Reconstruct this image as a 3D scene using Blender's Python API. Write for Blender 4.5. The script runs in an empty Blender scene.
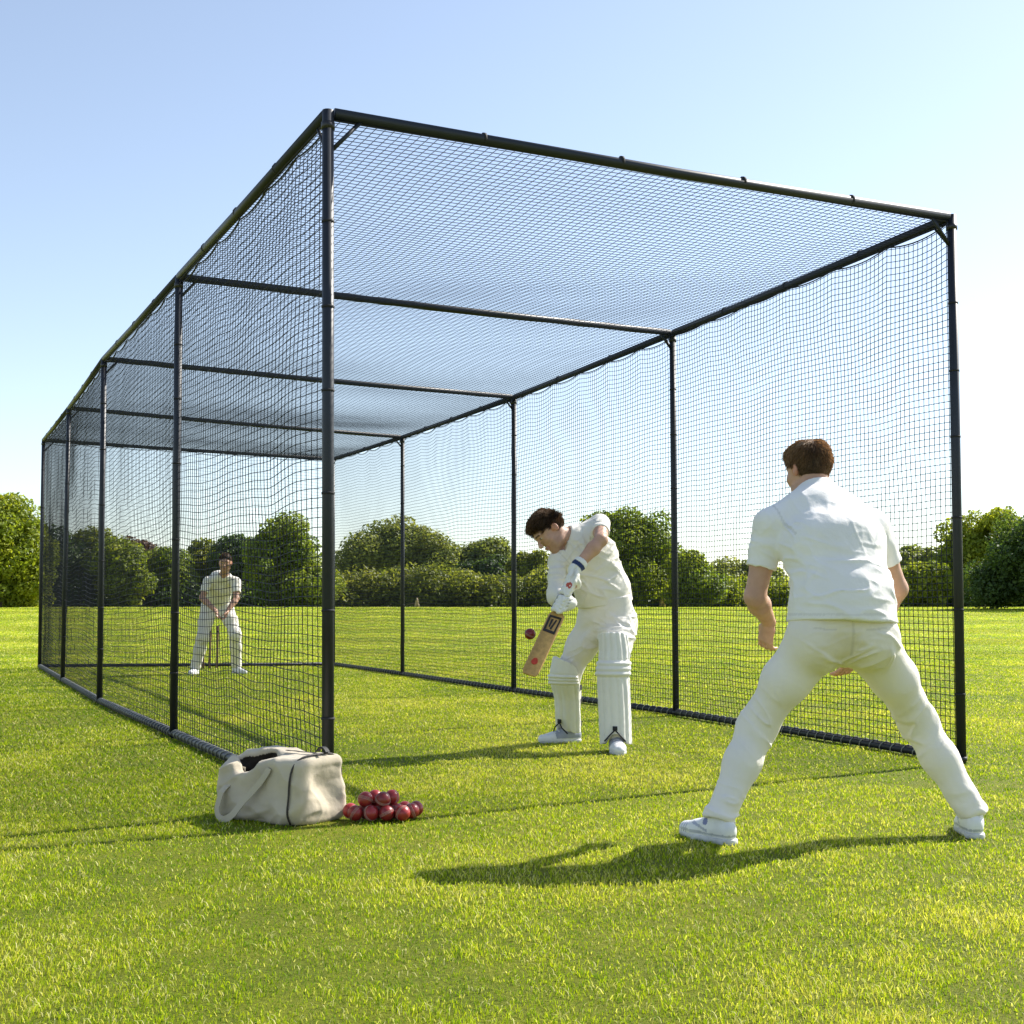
import bpy, math, random, os
import numpy as np
from mathutils import Vector
PI = math.pi
rng = np.random.default_rng(7)
random.seed(7)
scene = bpy.context.scene
col = scene.collection
V = lambda *a: np.array(a, dtype=float)
UPV = V(0, 0, 1)
def nrm(v):
    v = np.asarray(v, float); return v/np.linalg.norm(v)

# ------------------------------------------------------------------ camera
CAM_H, FPX, PITCH = 0.93, 1238.3, 0.0809
cp, sp = math.cos(PITCH), math.sin(PITCH)
def P(u, v, y):
    """world point seen at pixel (u, v) at world depth y"""
    a = (u-512.0)/FPX; b = -(v-512.0)/FPX
    d = V(a, cp-b*sp, sp+b*cp)
    return V(0, 0, CAM_H)+d*(y/d[1])
def G(u, v, z=0.0):
    """point of the level z seen at pixel (u, v)"""
    a = (u-512.0)/FPX; b = -(v-512.0)/FPX
    d = V(a, cp-b*sp, sp+b*cp)
    return V(0, 0, CAM_H)+d*((z-CAM_H)/d[2])
cam_d = bpy.data.cameras.new('camera'); cam = bpy.data.objects.new('camera', cam_d); col.objects.link(cam)
cam.location = (0, 0, CAM_H); cam.rotation_euler = (PI/2+PITCH, 0, 0)
cam_d.sensor_width = 36; cam_d.lens = 36*FPX/1024; cam_d.clip_end = 3000; cam_d.clip_start = 0.05
scene.camera = cam
scene.render.resolution_x = scene.render.resolution_y = 1024

# ------------------------------------------------------------------ light
SUN_EL, SUN_DIR = math.radians(41.5), nrm([0.845, 0.535])
world = bpy.data.worlds.new('World'); scene.world = world; world.use_nodes = True
wn = world.node_tree.nodes; wl = world.node_tree.links
bg = wn['Background']; sky = wn.new('ShaderNodeTexSky'); sky.sky_type = 'NISHITA'; sky.sun_disc = False
sky.sun_elevation = SUN_EL; sky.sun_rotation = math.atan2(SUN_DIR[0], SUN_DIR[1])
sky.air_density = 1.0; sky.dust_density = 0.45; sky.ozone_density = 1.0; sky.altitude = 50
hs = wn.new('ShaderNodeHueSaturation'); hs.inputs['Saturation'].default_value = .80
wl.new(sky.outputs[0], hs.inputs['Color']); wl.new(hs.outputs[0], bg.inputs[0]); bg.inputs[1].default_value = 0.106
sd = bpy.data.lights.new('sun', 'SUN'); sd.energy = 5.0; sd.angle = math.radians(0.45); sd.color = (1.0, 0.95, 0.86)
sun = bpy.data.objects.new('sun', sd); col.objects.link(sun); sun.location = (20, 12, 25)
to_sun = Vector((SUN_DIR[0]*math.cos(SUN_EL), SUN_DIR[1]*math.cos(SUN_EL), math.sin(SUN_EL)))
sun.rotation_euler = to_sun.to_track_quat('Z', 'Y').to_euler()
scene.view_settings.view_transform = 'Standard'; scene.view_settings.look = 'None'
scene.view_settings.exposure = 1.05; scene.view_settings.gamma = 1.0
try: scene.cycles.use_denoising = True
except Exception: pass

# ------------------------------------------------------------------ helpers
def tag(o, label=None, cat=None, group=None, kind=None):
    if label: o['label'] = label
    if cat: o['category'] = cat
    if group: o['group'] = group
    if kind: o['kind'] = kind
    return o
def mesh_np(name, verts, faces, smooth=True):
    """faces: (n,k) array, or a list of such arrays"""
    me = bpy.data.meshes.new(name)
    verts = np.asarray(verts, np.float32)
    fl = faces if isinstance(faces, list) else [faces]
    fl = [np.asarray(f, np.int32) for f in fl if len(f)]
    tot = sum(len(f) for f in fl)
    me.vertices.add(len(verts)); me.vertices.foreach_set('co', verts.ravel())
    loops = np.concatenate([f.ravel() for f in fl]); me.loops.add(len(loops)); me.loops.foreach_set('vertex_index', loops)
    sizes = np.concatenate([np.full(len(f), f.shape[1], np.int32) for f in fl])
    starts = np.concatenate([[0], np.cumsum(sizes)[:-1]]).astype(np.int32)
    me.polygons.add(tot); me.polygons.foreach_set('loop_start', starts)
    me.polygons.foreach_set('loop_total', sizes)
    me.polygons.foreach_set('use_smooth', np.full(tot, smooth, bool))
    me.update(calc_edges=True); me.validate()
    return me
def setcol(me, rgb):
    a = me.color_attributes.new('col', 'FLOAT_COLOR', 'POINT')
    rgb = np.asarray(rgb, np.float32)
    if rgb.shape[1] == 3: rgb = np.concatenate([rgb, np.ones((len(rgb), 1), np.float32)], 1)
    a.data.foreach_set('color', rgb.ravel())
def mk(name, verts, faces, mat, parent=None, origin=None, smooth=True, colors=None):
    verts = np.asarray(verts, float)
    o0 = V(0, 0, 0) if origin is None else np.asarray(origin, float)
    me = mesh_np(name, verts-o0, faces, smooth)
    if colors is not None: setcol(me, colors)
    me.materials.append(mat)
    o = bpy.data.objects.new(name, me); col.objects.link(o)
    if parent is not None: o.parent = parent
    else: o.location = o0
    return o
def empty(name, loc):
    o = bpy.data.objects.new(name, None); col.objects.link(o); o.location = loc; o.empty_display_size = .2
    return o
class MB:
    """collects shapes for one mesh"""
    def __init__(s): s.v = []; s.q = []; s.t = []; s.c = []; s.n = 0
    def add(s, v, q=None, t=None, c=None):
        v = np.asarray(v, float)
        if q is not None and len(q): s.q.append(np.asarray(q, int)+s.n)
        if t is not None and len(t): s.t.append(np.asarray(t, int)+s.n)
        s.v.append(v); s.n += len(v)
        s.c.append(np.tile(np.asarray(c if c is not None else (1, 1, 1), float), (len(v), 1)) if c is None or np.ndim(c) == 1 else np.asarray(c, float))
    def build(s, name, mat, parent=None, origin=None, smooth=True, colors=False):
        f = []
        if s.q: f.append(np.concatenate(s.q))
        if s.t: f.append(np.concatenate(s.t))
        return mk(name, np.concatenate(s.v), f, mat, parent, origin, smooth, np.concatenate(s.c) if colors else None)
    def tube(s, pts, r, n=10, cap=True, c=None, side=None):
        pts = np.asarray(pts, float); m = len(pts)
        r = np.broadcast_to(np.asarray(r, float), (m,))
        t = np.gradient(pts, axis=0); t /= np.linalg.norm(t, axis=1)[:, None]+1e-12
        up = V(0, 0, 1) if side is None else np.asarray(side, float)
        if side is None and abs(t[0] @ up) > .9: up = V(1, 0, 0)
        a = np.empty_like(pts); a[0] = nrm(up-t[0]*(up @ t[0]))
        for i in range(1, m):
            q = a[i-1]-t[i]*(a[i-1] @ t[i]); a[i] = q/(np.linalg.norm(q)+1e-12)
        b = np.cross(t, a)
        th = np.arange(n)*2*PI/n
        v = pts[:, None]+(np.cos(th)[None, :, None]*a[:, None]+np.sin(th)[None, :, None]*b[:, None])*r[:, None, None]
        v = v.reshape(-1, 3)
        i, j = np.meshgrid(np.arange(m-1), np.arange(n), indexing='ij'); j2 = (j+1) % n
        q = np.stack([i*n+j, i*n+j2, (i+1)*n+j2, (i+1)*n+j], -1).reshape(-1, 4)
        tr = []
        if cap:
            v = np.concatenate([v, pts[:1], pts[-1:]])
            k = np.arange(n); k2 = (k+1) % n
            tr = np.concatenate([np.stack([np.full(n, m*n), k2, k], 1), np.stack([np.full(n, m*n+1), (m-1)*n+k, (m-1)*n+k2], 1)])
        s.add(v, q, tr, c)
    def box(s, c, ax, half, col_=None):
        """oriented box: ax rows are axes"""
        ax = np.asarray(ax, float); v = []
        for x in (-1, 1):
            for y in (-1, 1):
                for z in (-1, 1): v.append(np.asarray(c, float)+ax[0]*half[0]*x+ax[1]*half[1]*y+ax[2]*half[2]*z)
        q = [[0, 1, 3, 2], [4, 6, 7, 5], [0, 4, 5, 1], [2, 3, 7, 6], [0, 2, 6, 4], [1, 5, 7, 3]]
        s.add(v, q, None, col_)
    def sphere(s, c, r, nu=20, nv=12, col_=None, ax=None):
        r = np.broadcast_to(np.asarray(r, float), (3,))
        th = np.linspace(0, PI, nv+1); ph = np.arange(nu)*2*PI/nu
        x = np.sin(th)[:, None]*np.cos(ph); y = np.sin(th)[:, None]*np.sin(ph); z = np.cos(th)[:, None]*np.ones(nu)
        p = np.stack([x*r[0], y*r[1], z*r[2]], -1).reshape(-1, 3)
        if ax is not None: p = p @ np.asarray(ax, float)
        i, j = np.meshgrid(np.arange(nv), np.arange(nu), indexing='ij'); j2 = (j+1) % nu
        q = np.stack([i*nu+j, (i+1)*nu+j, (i+1)*nu+j2, i*nu+j2], -1).reshape(-1, 4)
        s.add(p+np.asarray(c, float), q, None, col_)

# hashed value noise, vectorised
def _h(ix, iy, iz, seed):
    n = (ix*73856093) ^ (iy*19349663) ^ (iz*83492791) ^ (seed*2654435761)
    n = (n ^ (n >> 13))*1274126177 & 0xffffffff
    n = n ^ (n >> 16)
    return (n & 0xffff)/65535.0*2-1
def vnoise(p, seed=0):
    p = np.asarray(p, float); i = np.floor(p).astype(np.int64); f = p-i; f = f*f*(3-2*f)
    out = 0
    for dx in (0, 1):
        for dy in (0, 1):
            for dz in (0, 1):
                w = (f[..., 0] if dx else 1-f[..., 0])*(f[..., 1] if dy else 1-f[..., 1])*(f[..., 2] if dz else 1-f[..., 2])
                out = out+w*_h(i[..., 0]+dx, i[..., 1]+dy, i[..., 2]+dz, seed)
    return out
def fbm(p, seed=0, o=3):
    return sum(vnoise(np.asarray(p)*2**k, seed+k)*.5**k for k in range(o))
def sstep(a, b, x):
    t = np.clip((x-a)/(b-a), 0, 1); return t*t*(3-2*t)

# ------------------------------------------------------------------ materials
def mat_new(name):
    m = bpy.data.materials.new(name); m.use_nodes = True
    nt = m.node_tree; return m, nt, nt.nodes, nt.links, nt.nodes['Principled BSDF']
def noise_node(nt, scale, detail=4, rough=.55, coord='Object', vec=None):
    t = nt.nodes.new('ShaderNodeTexNoise'); t.inputs['Scale'].default_value = scale
    t.inputs['Detail'].default_value = detail; t.inputs['Roughness'].default_value = rough
    if vec is None:
        tc = nt.nodes.new('ShaderNodeTexCoord'); nt.links.new(tc.outputs[coord], t.inputs['Vector'])
    else: nt.links.new(vec, t.inputs['Vector'])
    return t
def ramp(nt, fac, stops):
    r = nt.nodes.new('ShaderNodeValToRGB'); e = r.color_ramp.elements
    while len(e) < len(stops): e.new(.5)
    for k, (p, c) in enumerate(stops): e[k].position = p; e[k].color = (*c, 1)
    nt.links.new(fac, r.inputs[0]); return r
def mixc(nt, fac, a, b, mode='MIX'):
    m = nt.nodes.new('ShaderNodeMix'); m.data_type = 'RGBA'; m.blend_type = mode
    for s, x in ((m.inputs['Factor'], fac), (m.inputs['A'], a), (m.inputs['B'], b)):
        if hasattr(x, 'links'): nt.links.new(x, s)
        elif isinstance(x, (int, float)): s.default_value = x
        else: s.default_value = (*x, 1)
    return m.outputs['Result']
def bump(nt, h, strength, dist, bsdf):
    b = nt.nodes.new('ShaderNodeBump'); b.inputs['Strength'].default_value = strength; b.inputs['Distance'].default_value = dist
    nt.links.new(h, b.inputs['Height']); nt.links.new(b.outputs[0], bsdf.inputs['Normal']); return b
def simple(name, c, rough=.6, var=.15, scale=8, metal=0, spec=.5, bump_s=0, bump_scale=60, bd=.002, attr=False):
    m, nt, n, l, b = mat_new(name)
    t = noise_node(nt, scale)
    base = c
    if attr:
        a = n.new('ShaderNodeAttribute'); a.attribute_name = 'col'; base = mixc(nt, 1.0, a.outputs['Color'], c, 'MULTIPLY')
    v = ramp(nt, t.outputs['Fac'], [(.25, (1-var,)*3), (.75, (1+var*.4,)*3)])
    l.new(mixc(nt, 1.0, base, v.outputs[0], 'MULTIPLY'), b.inputs['Base Color'])
    b.inputs['Roughness'].default_value = rough; b.inputs['Metallic'].default_value = metal
    b.inputs['Specular IOR Level'].default_value = spec
    if bump_s:
        t2 = noise_node(nt, bump_scale, 3); bump(nt, t2.outputs['Fac'], bump_s, bd, b)
    return m
def leafy(name, attr='col', trans=.4, rough=.55, tint=(1, 1, 1), spec=.3, tcol=(1.25, 1.2, .55)):
    m, nt, n, l, b = mat_new(name)
    a = n.new('ShaderNodeAttribute'); a.attribute_name = attr
    c = mixc(nt, 1.0, a.outputs['Color'], tint, 'MULTIPLY')
    l.new(c, b.inputs['Base Color']); b.inputs['Roughness'].default_value = rough; b.inputs['Specular IOR Level'].default_value = spec
    tr = n.new('ShaderNodeBsdfTranslucent'); l.new(mixc(nt, 1.0, c, tcol, 'MULTIPLY'), tr.inputs[0])
    mx = n.new('ShaderNodeMixShader'); mx.inputs[0].default_value = trans
    l.new(b.outputs[0], mx.inputs[1]); l.new(tr.outputs[0], mx.inputs[2]); l.new(mx.outputs[0], n['Material Output'].inputs[0])
    return m
def cloth_mat(name, c, weave=900, var=.06, sheen=.15, stain=None):
    m, nt, n, l, b = mat_new(name)
    t = noise_node(nt, 5); v = ramp(nt, t.outputs['Fac'], [(.3, (1-var,)*3), (.7, (1, 1, 1))])
    cc = mixc(nt, 1.0, c, v.outputs[0], 'MULTIPLY')
    if stain:
        a = n.new('ShaderNodeAttribute'); a.attribute_name = 'col'
        cc = mixc(nt, 1.0, cc, a.outputs['Color'], 'MULTIPLY')
    l.new(cc, b.inputs['Base Color']); b.inputs['Roughness'].default_value = .85
    b.inputs['Specular IOR Level'].default_value = .2
    b.inputs['Sheen Weight'].default_value = sheen; b.inputs['Sheen Roughness'].default_value = .5
    t1 = noise_node(nt, weave, 2); t2 = noise_node(nt, 55, 4)
    mx = n.new('ShaderNodeMath'); mx.operation = 'MULTIPLY_ADD'; l.new(t2.outputs['Fac'], mx.inputs[0]); mx.inputs[1].default_value = 4
    l.new(t1.outputs['Fac'], mx.inputs[2]); bump(nt, mx.outputs[0], .25, .0015, b)
    return m
M = {}
M['paint'] = simple('black_paint', (.010, .014, .024), .5, .4, 6, bump_s=.15, bump_scale=40)
M['net'] = simple('net_cord', (.012, .013, .02), .7, .2, 10)
M['rope'] = simple('net_rope', (.014, .014, .018), .8, .2, 30)
M['lash'] = simple('lashing_cord', (.30, .30, .29), .8, .4, 30)
M['clamp'] = simple('clamp_metal', (.05, .05, .055), .45, .3, 20, metal=.6)
M['shirt_f'] = cloth_mat('white_shirt_cloth', (.81, .79, .765), stain=True)
M['shirt_b'] = cloth_mat('cream_shirt_cloth', (.80, .76, .68), stain=True)
M['trouser'] = cloth_mat('cream_trouser_cloth', (.805, .76, .69), stain=True)
M['pad'] = cloth_mat('pad_fabric', (.81, .79, .735), 400, stain=True)
M['shoe'] = simple('shoe_leather', (.80, .80, .80), .5, .12, 25, bump_s=.3, bump_scale=150, attr=True)
M['sole'] = simple('shoe_sole', (.62, .62, .60), .7, .3, 30)
M['strap'] = simple('black_strap', (.012, .012, .014), .7, .2, 30)
M['wood'] = simple('stump_wood', (.17, .095, .045), .5, .35, 40)
M['grip'] = simple('rubber_grip', (.02, .02, .03), .7, .2, 80, bump_s=.4, bump_scale=200)
M['sticker'] = simple('dark_sticker', (.035, .028, .022), .35, .3, 30)
M['redmark'] = simple('red_mark', (.55, .05, .02), .6, .3, 60)
M['bag'] = cloth_mat('canvas', (.57, .495, .38), 500, .28, stain=True)
M['bagdark'] = simple('bag_lining', (.02, .018, .016), .9, .3, 20)
M['zip'] = simple('dark_piping', (.03, .022, .02), .6, .2, 20)
M['webbing'] = cloth_mat('bag_webbing', (.50, .44, .335), 700, .12)
M['bark'] = simple('bark', (.10, .075, .05), .9, .5, 5, bump_s=.5, bump_scale=9, bd=.03)
M['deadwood'] = simple('dead_wood', (.55, .42, .30), .9, .3, 3)
M['leaf'] = leafy('leaves', tint=(1.32, 1.28, 1.45), trans=.5, rough=.5, spec=.35, tcol=(1.35, 1.3, .6))  # lighter, bluer tint puts a little distance haze into the leaf colour
M['grass'] = leafy('grass_blades', trans=.42, rough=.6, spec=.16, tcol=(1.25, 1.3, .4))

def skin_mat():
    m, nt, n, l, b = mat_new('skin')
    a = n.new('ShaderNodeAttribute'); a.attribute_name = 'col'
    t = noise_node(nt, 30, 4); v = ramp(nt, t.outputs['Fac'], [(.3, (.9, .86, .84)), (.7, (1.05, 1.03, 1.02))])
    l.new(mixc(nt, 1.0, a.outputs['Color'], v.outputs[0], 'MULTIPLY'), b.inputs['Base Color'])
    b.inputs['Roughness'].default_value = .48; b.inputs['Specular IOR Level'].default_value = .4
    b.inputs['Subsurface Weight'].default_value = .12; b.inputs['Subsurface Radius'].default_value = (.01, .004, .002)
    t2 = noise_node(nt, 250, 3); bump(nt, t2.outputs['Fac'], .15, .001, b)
    return m
M['skin'] = skin_mat()
def hair_mat():
    m, nt, n, l, b = mat_new('hair')
    a = n.new('ShaderNodeAttribute'); a.attribute_name = 'col'
    l.new(a.outputs['Color'], b.inputs['Base Color']); b.inputs['Roughness'].default_value = .62; b.inputs['Specular IOR Level'].default_value = .25
    tr = n.new('ShaderNodeBsdfTranslucent'); l.new(mixc(nt, 1.0, a.outputs['Color'], (2.0, 1.6, 1.2), 'MULTIPLY'), tr.inputs[0])
    mx = n.new('ShaderNodeMixShader'); mx.inputs[0].default_value = .22
    l.new(b.outputs[0], mx.inputs[1]); l.new(tr.outputs[0], mx.inputs[2]); l.new(mx.outputs[0], n['Material Output'].inputs[0])
    return m
M['hair'] = hair_mat()

# ------------------------------------------------------------------ ground
def gz(y):
    y = np.asarray(y, float)
    t = sstep(26, 76, y)
    return t*(CAM_H+.0044*np.minimum(y, 400))
def ground_mat():
    m, nt, n, l, b = mat_new('lawn')
    tc = n.new('ShaderNodeTexCoord'); geo = n.new('ShaderNodeNewGeometry')
    pos = geo.outputs['Position']
    n1 = noise_node(nt, .35, 5, .6, vec=pos); n2 = noise_node(nt, 3.2, 5, .65, vec=pos); n3 = noise_node(nt, 60, 4, .7, vec=pos)
    n4 = noise_node(nt, 420, 2, .6, vec=pos)
    c1 = ramp(nt, n1.outputs['Fac'], [(.30, (.22, .29, .012)), (.52, (.30, .345, .016)), (.72, (.38, .38, .03))])
    c2 = ramp(nt, n2.outputs['Fac'], [(.3, (.72, .78, .7)), (.7, (1.22, 1.15, 1.2))])
    c = mixc(nt, 1.0, c1.outputs[0], c2.outputs[0], 'MULTIPLY')
    c3 = ramp(nt, n3.outputs['Fac'], [(.34, (.55, .6, .5)), (.55, (1, 1, 1)), (.75, (1.35, 1.3, 1.3))])
    c = mixc(nt, .85, c, c3.outputs[0], 'MULTIPLY')
    # mowing stripes across the far field
    sx = n.new('ShaderNodeSeparateXYZ'); l.new(pos, sx.inputs[0])
    def math_(op, a, bb=None):
        k = n.new('ShaderNodeMath'); k.operation = op
        for s, x in zip(k.inputs, (a, bb)):
            if x is None: continue
            if hasattr(x, 'links'): l.new(x, s)
            else: s.default_value = x
        return k.outputs[0]
    ph = math_('ADD', math_('MULTIPLY', sx.outputs['Y'], 1.15), math_('MULTIPLY', sx.outputs['X'], .12))
    ph = math_('ADD', ph, math_('MULTIPLY', n1.outputs['Fac'], 1.2))
    st = math_('SINE', ph)
    cs = ramp(nt, math_('MULTIPLY_ADD', st, .5), [(.0, (.86, .9, .86)), (1, (1.08, 1.05, 1.05))])
    # MULTIPLY_ADD third input defaults to 0.5
    c = mixc(nt, .8, c, cs.outputs[0], 'MULTIPLY')
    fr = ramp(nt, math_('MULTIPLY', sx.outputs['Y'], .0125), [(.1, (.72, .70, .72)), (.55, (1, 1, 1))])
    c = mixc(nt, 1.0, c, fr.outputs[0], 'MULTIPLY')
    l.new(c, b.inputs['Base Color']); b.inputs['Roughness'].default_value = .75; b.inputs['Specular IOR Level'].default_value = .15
    mx = math_('ADD', math_('MULTIPLY', n3.outputs['Fac'], 1.0), math_('MULTIPLY', n4.outputs['Fac'], .5))
    bump(nt, mx, .9, .03, b)
    return m
M['lawn'] = ground_mat()
xs = np.concatenate([[-1500, -700, -300, -150], np.linspace(-80, 80, 41), [150, 300, 700, 1500]])
ys = np.concatenate([[-600, -200, -60, -20], np.linspace(-8, 26, 18), np.linspace(28, 100, 37), [120, 160, 250, 400, 700, 1200, 2200]])
X, Y = np.meshgrid(xs, ys, indexing='ij')
gv = np.stack([X, Y, gz(Y)], -1).reshape(-1, 3)
i, j = np.meshgrid(np.arange(len(xs)-1), np.arange(len(ys)-1), indexing='ij'); ny = len(ys)
gq = np.stack([i*ny+j, (i+1)*ny+j, (i+1)*ny+j+1, i*ny+j+1], -1).reshape(-1, 4)
tag(mk('ground', gv, gq, M['lawn']), kind='structure')

def grass():
    # blades: density falls with distance, width grows
    N = 1250000
    u = rng.random(N); d0, d1, pw = 2.35, 72.0, .28
    d = (d0**pw+u*(d1**pw-d0**pw))**(1/pw)
    x = (rng.random(N)*2-1)*(.48*d+.9); y = d
    patch = fbm(np.stack([x*1.3, y*1.3, x*0], -1), 3, 3); fine = vnoise(np.stack([x*9, y*9, x*0], -1), 8)
    keep = rng.random(N) < .78+.22*patch+.2*fine
    x, y, d, patch, fine = x[keep], y[keep], d[keep], patch[keep], fine[keep]; N = len(x)
    w = .0012*(d/3)**.85*(.7+.6*rng.random(N)); hgt = (.0055+.007*rng.random(N)+.0025*patch+.003*fine)*(1+.02*d)
    lean = np.abs(rng.normal(.35, .75, N)); flat = rng.random(N) < .2; lean = np.where(flat, 1.3, np.minimum(lean, 1.45))
    az = rng.random(N)*2*PI; yaw = rng.random(N)*2*PI
    L = hgt*(1+.6*flat)*(1+.5*np.sin(lean))
    dx, dy = np.cos(az), np.sin(az); wx, wy = np.cos(yaw)*w, np.sin(yaw)*w
    m = np.stack([x+dx*L*np.sin(lean*.5)*.5, y+dy*L*np.sin(lean*.5)*.5, L*np.cos(lean*.5)*.55], 1)
    t = np.stack([x+dx*L*(np.sin(lean*.5)*.5+np.sin(lean)*.5), y+dy*L*(np.sin(lean*.5)*.5+np.sin(lean)*.5), L*(np.cos(lean*.5)*.55+np.cos(lean)*.45)], 1)
    wv = np.stack([wx, wy, 0*wx], 1); b = np.stack([x, y, 0*x-.002], 1)
    v = np.stack([b-wv, b+wv, m-wv*.85, m+wv*.85, t], 1).reshape(-1, 3)
    v[:, 2] += gz(v[:, 1])
    k = np.arange(N)*5
    q = np.stack([k, k+1, k+3, k+2], 1); tr = np.stack([k+2, k+3, k+4], 1)
    A, B, C_, D = V(.265, .355, .014), V(.405, .465, .022), V(.58, .54, .14), V(.125, .22, .012)
    r = rng.random(N)+.42*patch+.12*fine
    # worn, drier turf down the lane inside the cage
    ln = (x-.95)*.905+(y-6.86)*.426; al = -(x-.95)*.426+(y-6.86)*.905
    worn = np.exp(-(ln/1.35)**4)*sstep(-2.2, .5, al)*(1-sstep(13, 16, al))*(.6+.5*fbm(np.stack([x*.9, y*.9, x*0], -1), 17, 3))
    r = r+.22*np.clip(worn, 0, 1)-.16*(ln < -2.1)*(y > 5.2)
    stripe = 1+.17*np.tanh(2.5*np.sin(y*.83+x*.05+.5*vnoise(np.stack([x*.2, y*.1, x*0], -1), 4)))*sstep(20, 30, y)
    c = np.where((r < .16)[:, None], D, np.where((r < .55)[:, None], A, np.where((r < .92)[:, None], B, C_)))
    c = np.where(flat[:, None] & (rng.random(N) < .5)[:, None], V(.62, .58, .26), c)*((.8+.4*rng.random(N))*stripe)[:, None]
    o = mk('grass', v, [q, tr], M['grass'], smooth=False, colors=np.repeat(c, 5, 0))
    tag(o, 'short mown grass covering the sports field around the net cage', 'grass', kind='stuff')
grass()

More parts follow.
